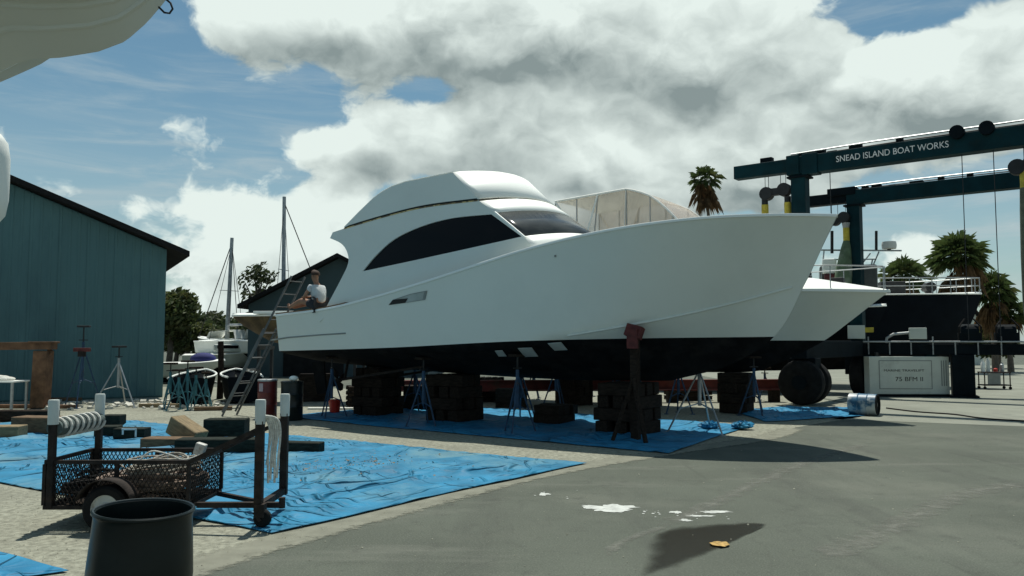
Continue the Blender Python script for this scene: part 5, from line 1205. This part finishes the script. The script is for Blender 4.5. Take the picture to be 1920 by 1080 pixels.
timber(4, 824, (.5, .35, .2), R(4), 'timber_tan', 'tan timber cut off by the left edge of the picture')
timber(40, 792, (1.3, .35, .22), R(-2), 'timber_dark', 'long dark timber behind the large brown one')
timber(205, 802, (.4, .3, .22), R(0), 'timber_black', 'black block just behind the rope bolster')
P = G(240, 826); m = MB(); x, y = P.x + .02, P.y - .012
for c_, sz in (((x, y, .20), (.26, .012, .03)), ((x + .12, y, .13), (.03, .012, .13)), ((x - .11, y, .15), (.03, .012, .09))): m.box(c_, sz)
tag(m.build('steel_bracket', 'letter_white'), 'pale angle bracket on a short black timber', 'bracket')
# boards, stones and scraps on the gravel at the foot of the shed
rnd = random.Random(21)
for k, (px, py, L, mt) in enumerate(((80, 752, 2.2, 'timber_brown'), (60, 766, 2.4, 'rust_beam'), (400, 770, .9, 'timber_brown'), (300, 764, 1.1, 'timber_tan'))):
    P = G(px, py); o = MB(); o.box((0, 0, .05), (L, .16, .09)); o = o.build('plank', mt, bevel=.006, seg=1); o.location = (P.x, P.y, .005); o.rotation_euler = (0, 0, R((2, -3, 14, -4)[k]))
    tag(o, ('brown plank lying at the foot of the shed, farther of two at left', 'rusty board lying at the foot of the shed, nearer of two at left', 'short brown plank on the gravel near the ladder foot', 'pale plank on the gravel at the shed corner')[k], 'plank', 'planks near the shed')
m = MB()
for i in range(170):
    P = G(rnd.uniform(60, 420), rnd.uniform(752, 768)); s_ = rnd.uniform(.03, .10); rt = Matrix.Rotation(rnd.random() * 3, 3, 'Z') @ Matrix.Rotation(rnd.random() * .6, 3, 'X'); m.box((P.x, P.y, s_ * .4), (s_ * 1.6, s_, s_ * .8), rt)
tag(m.build('rubble', 'stone'), 'pale rubble scattered along the foot of the shed', 'rubble', kind='stuff')
# rusty gantry leg and table at the left edge
P = G(75, 766); ga = thing('rusty_cradle', 'rusty brown steel cradle frame in front of the shed at left', 'cradle', (P.x, P.y, 0))
def gbar(name, x0, y0, x1, y1, w_, h_, Y=P.y): p, q = AY(x0, y0, Y), AY(x1, y1, Y); m = MB(); m.bar(p, q, w_, h_); return m.build(name, 'rust_beam', ga, world=True, bevel=.01)
gbar('beam', -120, 650, 102, 648, .3, .20); gbar('post', 75, 764, 82, 658, .36, .34); gbar('cap_plate', 60, 642, 105, 642, .4, .05); gbar('knee_brace', 72, 690, 96, 656, .12, .12); gbar('post', -100, 764, -100, 658, .36, .36)
P = G(20, 770); tb = thing('work_table', 'white topped work table at the left edge', 'table', (P.x - .5, P.y, 0))
m = MB(); m.box((0, 0, .74), (1.5, .7, .04)); m.build('table_top', 'white_gel', tb, bevel=.005)
for x in (-.7, .7):
    for y in (-.3, .3): m = MB(); m.box((x, y, .36), (.05, .05, .72)); m.build('leg', 'galv', tb)
m = MB(); m.ball((.35, 0, .80), (.22, .18, .06)); m.ball((.1, .05, .82), (.2, .2, .08)); m.ball((.25, 0, .83), (.2, .12, .06)); o = m.build('rag_heap', 'rope_white', smooth=True); o.location = tb.location; tag(o, 'heap of pale rags on the white topped table', 'rags')
# stands in front of the shed
P = G(152, 764); jack_stand(P.x, P.y, AY(150, 610, P.y).z, 'tall blue stand with a reddish head in front of the shed', 'stand_blue', .3, 'black_steel', spread=.52)
P = G(158, 766); hd = thing('stand_head', 'reddish screw head clamped on top of the tall blue stand', 'clamp', (P.x - .07, P.y - .02, AY(150, 660, P.y).z))
m = MB(); m.box((0, -.06, .06), (.42, .1, .10)); m.build('cross_plate', 'stand_red', hd, bevel=.01); m = MB(); m.cyl((0, -.06, -.12), (0, -.06, .02), .1, n=12); m.build('collar', 'steel_rust', hd)
P = G(220, 764); jack_stand(P.x, P.y, AY(216, 648, P.y).z, 'dark topped stand with pale legs in front of the shed', 'galv', 1.2, 'black_steel', spread=.62)
for k, (px, py, hh) in enumerate(((318, 766, 1.2), (334, 770, 1.05), (350, 764, 1.25), (366, 768, 1.1), (385, 765, .95))):
    P = G(px, py); jack_stand(P.x, P.y, hh, ('teal stand nearest the shed corner in the row of stands', 'teal stand second from the shed corner', 'teal stand in the middle of the row by the shed corner', 'teal stand second from the piling', 'teal stand closest to the piling')[k], 'stand_teal', k * 1.3, spread=.3, group='teal stands by the shed corner')
P = G(412, 748); m = MB(); m.tube([(P.x, P.y, 0), (P.x + .02, P.y, .9), (P.x - .01, P.y, AY(412, 640, P.y).z)], [.10, .09, .085], 10); tag(m.build('piling', 'timber_dark', smooth=True), 'dark upright timber piling left of the ladder', 'piling')

# ------------------------------------------------------------------ bow of a boat overhead at the upper left
ob = thing('overhead_boat', 'pale grey boat bow overhanging the upper left corner', 'boat', (-2.17, 5.2, 0))
KP = [(6.5, 2.75), (3.0, 3.0), (2.2, 3.16), (1.62, 3.31), (1.29, 3.43), (1.14, 3.51), (1.08, 3.545), (.82, 3.56), (.58, 3.60), (.40, 3.67), (.26, 3.80), (.14, 3.95), (.04, 4.15), (0, 4.5)]
rowsL, rowsR = [], []
for i in range(70):
    k = i / 69; d = 6.5 * (1 - k) ** 1.8; zk_ = lerp(sorted(KP), d) + .07
    hb = 1.35 * (1 - math.exp(-d / 1.6)) + .02; hc = hb * .62
    sec = [(0, zk_), (hc * .5, zk_ + .10 + .12 * hc), (hc, zk_ + .22 + .16 * hc), (hc + .07 * min(1, d * 3), zk_ + .20 + .16 * hc), (hc + (hb - hc) * .5, zk_ + .6), (hb, max(zk_ + .9, 4.75))]
    rowsL.append([(-d, -q, z) for q, z in sec]); rowsR.append([(-d, q, z) for q, z in sec])
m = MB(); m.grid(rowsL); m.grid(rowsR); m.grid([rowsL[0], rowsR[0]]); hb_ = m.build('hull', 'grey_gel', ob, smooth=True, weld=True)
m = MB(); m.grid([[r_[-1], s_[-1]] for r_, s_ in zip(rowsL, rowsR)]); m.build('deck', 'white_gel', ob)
for f_ in (.45, .8):
    for sg in (-1, 1):
        pts = []
        for r_ in rowsL[:62]:
            p, q = Vector(r_[0]), Vector(r_[2]); c_ = p + (q - p) * f_; pts.append(Vector((c_.x, c_.y * -sg, c_.z + .015)))
        MB().tube(pts, .022, 6).build('spray_rail', 'grey_gel', hb_, smooth=True)
c_ = Vector(AY(314, 14, 5.2)) - Vector(ob.location); m = MB(); m.tube([c_ + Vector((-.065, 0, .01)), c_ + Vector((-.02, 0, -.035)), c_ + Vector((.015, 0, -.04)), c_ + Vector((.035, 0, -.01)), c_ + Vector((.02, 0, .03)), c_ + Vector((-.01, 0, .055))], .007, 8); m.build('bow_eye', 'black_steel', ob, smooth=True)
for x in (-3.4, -5.8):
    rk_ = thing('boat_rack', 'steel rack carrying the overhead boat, ' + ('nearer its bow' if x > -4 else 'nearer its stern'), 'rack', (ob.location[0] + x, 5.2, 0), 0, 'racks under the overhead boat')
    zt0 = lerp(sorted(KP), -x) + .07
    m = MB(); m.box((0, 0, zt0 - .08), (.2, 2.6, .16)); m.build('cross_beam', 'steel_rust', rk_)
    for y in (-1.2, 1.2): m = MB(); m.box((0, y, (zt0 - .16) / 2), (.16, .16, zt0 - .17)); m.build('post', 'steel_rust', rk_)
fe = thing('fender', 'white fender hanging at the left edge below the overhead bow', 'fender', (-2.45, 3.75, 0))
zf = AY(0, 335, 3.75).z; cxf = AY(-20, 335, 3.75).x + 2.45
m = MB(); m.lathe([(q * .83, z * .83) for q, z in ((0, -.27), (.05, -.26), (.085, -.21), (.099, -.12), (.10, 0), (.099, .12), (.085, .21), (.05, .26), (.02, .275), (.02, .31), (0, .312))], (cxf, 0, zf), 24); m.build('body', 'white_gel', fe, smooth=True)
m = MB(); m.tube([(cxf, 0, zf + .24), (cxf - .1, .15, zf + .7), (cxf - .45, .45, 3.75)], .008, 6); m.build('line', 'rope_white', fe)

# ------------------------------------------------------------------ vegetation
def leaf_cloud(m, c_, rad, n, rnd, size=(.10, .2), hollow=.3):
    for _ in range(n):
        while True:
            p = Vector((rnd.uniform(-1, 1), rnd.uniform(-1, 1), rnd.uniform(-1, 1)))
            if hollow < p.length < 1: break
        q = Vector(c_) + Vector((p.x * rad[0], p.y * rad[1], p.z * rad[2])); s_ = rnd.uniform(*size)
        u = Vector((rnd.gauss(0, 1), rnd.gauss(0, 1), rnd.gauss(0, 1))).normalized(); v = u.orthogonal().normalized(); w_ = u.cross(v)
        m.add([q + v * s_, q + w_ * s_ * .45, q - v * s_, q - w_ * s_ * .45], [(0, 1, 2, 3)])
def tree(px, Y, ztop, rad, label, seed, n=2600, mt='leaf_a', clumps=9, size=(.12, .26), sparse=False):
    rnd = random.Random(seed); b_ = AY(px, 640, Y); o = thing('tree', label, 'tree', (b_.x, Y, 0), 0, 'trees behind the yard')
    m = MB(); m.tube([(0, 0, 0), (.1, 0, ztop * .3), (-.05, .05, ztop * .55), (.05, 0, ztop * .8)], [.22, .17, .11, .04], 8)
    cr_ = []
    for k in range(clumps):
        a_ = rnd.random() * 6.28; f_ = rnd.uniform(.45, 1); h_ = rnd.uniform(.42, .92); e = (math.cos(a_) * rad[0] * f_ * .75, math.sin(a_) * rad[1] * f_ * .6, ztop * h_)
        cr_.append(e); m.tube([(0, 0, ztop * rnd.uniform(.25, .5)), (e[0] * .5, e[1] * .5, e[2] * .85), e], [.09, .05, .02], 6)
    m.build('trunk', 'bark', o, smooth=True); m = MB()
    for e in cr_ + [(0, 0, ztop - rad[2] * .35)]:
        k = .34 if sparse else .52; leaf_cloud(m, e, (rad[0] * k * rnd.uniform(.7, 1.2), rad[1] * k, rad[2] * k * rnd.uniform(.6, 1.1)), n // clumps, rnd, size)
    m.build('crown', mt, o)
tree(317, 48, 4.6, (1.5, 1.5, 1.9), 'leafy tree just right of the blue grey shed corner', 1, 3600, 'leaf_a', 10)
tree(350, 58, 3.8, (2.0, 1.6, 1.6), 'dark rounded tree right of the shed, left of the shorter mast', 2, 3800, 'leaf_b', 12)
tree(395, 60, 3.7, (2.1, 1.6, 1.5), 'dark tree directly behind the shorter mast', 3, 3800, 'leaf_b', 12)
tree(440, 62, 3.3, (2.0, 1.6, 1.4), 'low dark tree behind the tan skiff', 4, 3200, 'leaf_b', 10)
tree(330, 62, 2.6, (2.2, 1.4, 1.3), 'low bush at the foot of the trees by the shed corner', 14, 2400, 'leaf_a', 8)
tree(455, 66, 3.9, (2.2, 1.6, 1.6), 'dark tree behind the tan skiff and the ladder', 15, 3200, 'leaf_b', 10)
tree(372, 52, 2.9, (1.6, 1.3, 1.2), 'low olive bush between the shed corner and the piling', 16, 2600, 'leaf_a', 9)
tree(425, 54, 2.6, (1.5, 1.3, 1.1), 'low olive bush right behind the piling', 17, 2400, 'leaf_b', 9)
tree(482, 45, 6.2, (1.35, 1.3, 1.75), 'thin crowned tree with visible branches between the two masts', 5, 1050, 'leaf_b', 17, (.09, .2), True)
def palm(px, py, Y, rad, label, seed, ng=34, nd=0, lean=0., trunk_r=.16, droop=.5, group=None):
    rnd = random.Random(seed); c_ = AY(px, py, Y); o = thing('palm_tree', label, 'palm', (c_.x + lean, Y, 0), 0, 'palm trees'); h_ = c_.z
    m = MB(); m.tube([(0, 0, 0), (-lean * .25, 0, h_ * .35), (-lean * .7, 0, h_ * .75), (-lean, 0, h_)], [trunk_r * 1.3, trunk_r, trunk_r * .95, trunk_r], 10); m.build('trunk', 'bark', o, smooth=True)
    def fan(m, base_, d, L, dr, wdt):
        d = d.normalized(); side = d.cross(Vector((0, 0, 1)));  side = side.normalized() if side.length > .05 else Vector((1, 0, 0)); up = side.cross(d)
        hub = base_ + d * L * .45; m.bar(base_, hub, .02, .02)
        for k in range(13):
            a_ = R(-82 + 164 * k / 12); dd = (d * math.cos(a_) + side * math.sin(a_)).normalized(); ll = L * (.62 - .16 * abs(a_)) * rnd.uniform(.85, 1.1)
            t1 = hub + dd * ll * .55 + up * .02; t2 = hub + dd * ll + Vector((0, 0, -dr * ll * rnd.uniform(.5, 1.2))); n_ = dd.cross(up).normalized() * wdt
            m.add([hub, t1 + n_, t2, t1 - n_], [(0, 1, 2), (0, 2, 3)])
    top = Vector((-lean, 0, h_)); m = MB()
    for k in range(ng):
        a_ = k * 2.399; el_ = R(85 - 115 * ((k + .5) / ng) ** .9); fan(m, top, Vector((math.cos(a_) * math.cos(el_), math.sin(a_) * math.cos(el_), math.sin(el_))), rad * rnd.uniform(.85, 1.1), droop, rad * .035)
    m.build('crown', 'palm_green', o)
    if nd:
        m = MB()
        for k in range(nd):
            a_ = k * 2.399; el_ = R(rnd.uniform(-85, -25)); b0 = top - Vector((0, 0, rad * .9 * rnd.random() * (nd > 20)))
            fan(m, b0, Vector((math.cos(a_) * math.cos(el_), math.sin(a_) * math.cos(el_), math.sin(el_))), rad * rnd.uniform(.7, 1.05), .9, rad * .03)
        m.build('dead_fronds', 'palm_dead', o)
palm(1322, 337, 55, 1.3, 'tall palm with a skirt of dead fronds behind the big boat bow', 1, 24, 40, .85, .11)
palm(1797, 482, 45, 1.75, 'largest rounded palm right of the lift column', 2, 70, 24, .1, .18, .35)
palm(1693, 522, 44, 1.45, 'smaller palm left of the largest rounded palm', 3, 40, 8, .1, .15, .4)
palm(1858, 548, 46, 1.5, 'palm right of and below the largest rounded palm', 4, 44, 24, .1, .15, .5)
palm(1888, 588, 46, 1.2, 'low palm at the right end of the palm row', 5, 40, 20, .1, .14, .5)
tree(1720, 56, 4.0, (2.3, 1.6, 1.6), 'dark bushy tree below the smaller palm behind the trawler', 6, 3000, 'leaf_b', 10)
tree(1868, 52, 3.2, (1.6, 1.4, 1.5), 'brownish bush at the foot of the right hand palms', 7, 2600, 'leaf_a', 9)

# ------------------------------------------------------------------ person sitting on the covering board
def skin_mesh(name, material, parent, joints, edges, levels=2, root=0):
    me = bpy.data.meshes.new(name); me.from_pydata([j[:3] for j in joints], edges, []); o = bpy.data.objects.new(name, me); col.objects.link(o); o.parent = parent
    sm = o.modifiers.new('skin', 'SKIN'); sm.use_smooth_shade = True
    if not me.skin_vertices: 
        with bpy.context.temp_override(object=o, active_object=o): bpy.ops.object.skin_root_mark if False else None
    lay = me.skin_vertices[0].data if me.skin_vertices else None
    if lay is None:
        bm = bmesh.new(); bm.from_mesh(me); ly = bm.verts.layers.skin.verify()
        for v, j in zip(bm.verts, joints): v[ly].radius = (j[3], j[4] if len(j) > 4 else j[3]); v[ly].use_root = False
        bm.verts.ensure_lookup_table(); bm.verts[root][ly].use_root = True; bm.to_mesh(me); bm.free()
    else:
        for v, j in zip(lay, joints): v.radius = (j[3], j[4] if len(j) > 4 else j[3])
        lay[root].use_root = True
    ss = o.modifiers.new('sub', 'SUBSURF'); ss.levels = levels; ss.render_levels = levels
    me.materials.append(M[material]); return o
us = 1 - 10.55 / LB
zseat = fzs(us) + .065
pw = FB.world(-10.62, -(fbs(us) - .15), 0)
pe_ = thing('person', 'person in a grey white t-shirt sitting on the cockpit edge with legs stretched aft', 'person', (pw.x, pw.y, zseat - .02), HEAD + math.pi)
# local x: towards the stern (the way the legs point); local y: towards the camera side is positive
J = [(0, 0, .10, .125, .15), (.02, 0, .26, .115, .15), (.06, 0, .42, .12, .165), (.09, 0, .53, .07, .08), (.11, .01, .60, .05, .05), (.13, .02, .68, .075, .085), (.14, .02, .77, .085, .085), (.135, .02, .83, .05, .05),
     (.09, .18, .49, .05, .05), (.17, .25, .32, .042, .042), (.33, .16, .27, .032, .032), (.38, .10, .27, .03, .03),
     (.09, -.18, .49, .05, .05), (.17, -.24, .32, .042, .042), (.33, -.10, .29, .032, .032), (.38, -.03, .28, .03, .03),
     (.05, .10, .09, .095, .095), (.42, .14, .20, .07, .07), (.82, .10, .075, .045, .045), (.88, .10, .06, .04, .04), (.93, .10, .15, .03, .035),
     (.05, -.10, .09, .095, .095), (.44, -.10, .16, .07, .07), (.86, -.06, .075, .045, .045), (.92, -.06, .06, .04, .04), (.97, -.06, .15, .03, .035)]
for base_, sy in ((11, 1), (15, -1)):
    x, y, z = J[base_][:3]
    for f_ in range(4):
        J.append((x + .045, y - sy * .035 + sy * .02 * f_, z + .01, .010)); J.append((x + .075 - .004 * abs(f_ - 1), y - sy * .04 + sy * .02 * f_, z - .005, .009)); J.append((x + .088, y - sy * .04 + sy * .02 * f_, z - .03, .008))
    J.append((x + .01, y - sy * .045, z + .02, .011)); J.append((x + .04, y - sy * .07, z + .03, .009))
E_ = [(0, 1), (1, 2), (2, 3), (3, 4), (4, 5), (5, 6), (6, 7), (2, 8), (8, 9), (9, 10), (10, 11), (2, 12), (12, 13), (13, 14), (14, 15), (0, 16), (16, 17), (17, 18), (18, 19), (19, 20), (0, 21), (21, 22), (22, 23), (23, 24), (24, 25)]
k = 26
for base_ in (11, 15):
    for f_ in range(4): E_ += [(base_, k), (k, k + 1), (k + 1, k + 2)]; k += 3
    E_ += [(base_, k), (k, k + 1)]; k += 2
body = skin_mesh('body', 'skin', pe_, J, E_)
skin_mesh('t_shirt', 'shirt', pe_, [(0.0, 0, .12, .15, .175), (.02, 0, .27, .14, .175), (.06, 0, .42, .145, .185), (.085, 0, .515, .085, .10), (.09, .19, .485, .075, .075), (.13, .225, .38, .07, .07), (.09, -.19, .485, .075, .075), (.13, -.225, .38, .07, .07)],
          [(0, 1), (1, 2), (2, 3), (2, 4), (4, 5), (2, 6), (6, 7)])
skin_mesh('shorts', 'shorts', pe_, [(0, 0, .10, .155, .18), (.05, .10, .095, .115, .115), (.26, .125, .145, .098, .098), (.05, -.10, .095, .115, .115), (.26, -.105, .125, .098, .098)], [(0, 1), (1, 2), (0, 3), (3, 4)])
hc_ = Vector((.135, .02, .765))
m = MB(); rows = []
for i in range(9):
    th = R(100) * i / 8; rows.append([hc_ + Vector((-.012 + .098 * math.sin(th) * math.cos(2 * math.pi * j / 18) * (1 if math.cos(2 * math.pi * j / 18) < .2 else .9), .092 * math.sin(th) * math.sin(2 * math.pi * j / 18), .095 * math.cos(th) + .012 + (.05 * max(0, math.cos(2 * math.pi * j / 18)) * math.sin(th)))) for j in range(19)])
m.grid(rows).build('hair', 'hair', pe_, smooth=True, solid=.012)
for sy in (-1, 1):
    m = MB(); m.ball(hc_ + Vector((.082, sy * .032, -.02)), (.008, .013, .008), 8, 6); m.build('eye', 'groove', pe_)
    m = MB(); m.ball(hc_ + Vector((-.005, sy * .088, -.03)), (.018, .01, .028), 8, 6); m.build('ear', 'skin', pe_, smooth=True)
m = MB(); m.add([hc_ + Vector(q) for q in ((.08, 0, -.005), (.082, .014, -.05), (.108, 0, -.048), (.082, -.014, -.05))], [(0, 1, 2), (0, 2, 3), (1, 3, 2)]); m.build('nose', 'skin', pe_)
m = MB(); m.ball(hc_ + Vector((.082, 0, -.075)), (.008, .024, .005), 8, 6); m.build('mouth', 'drum_red', pe_)
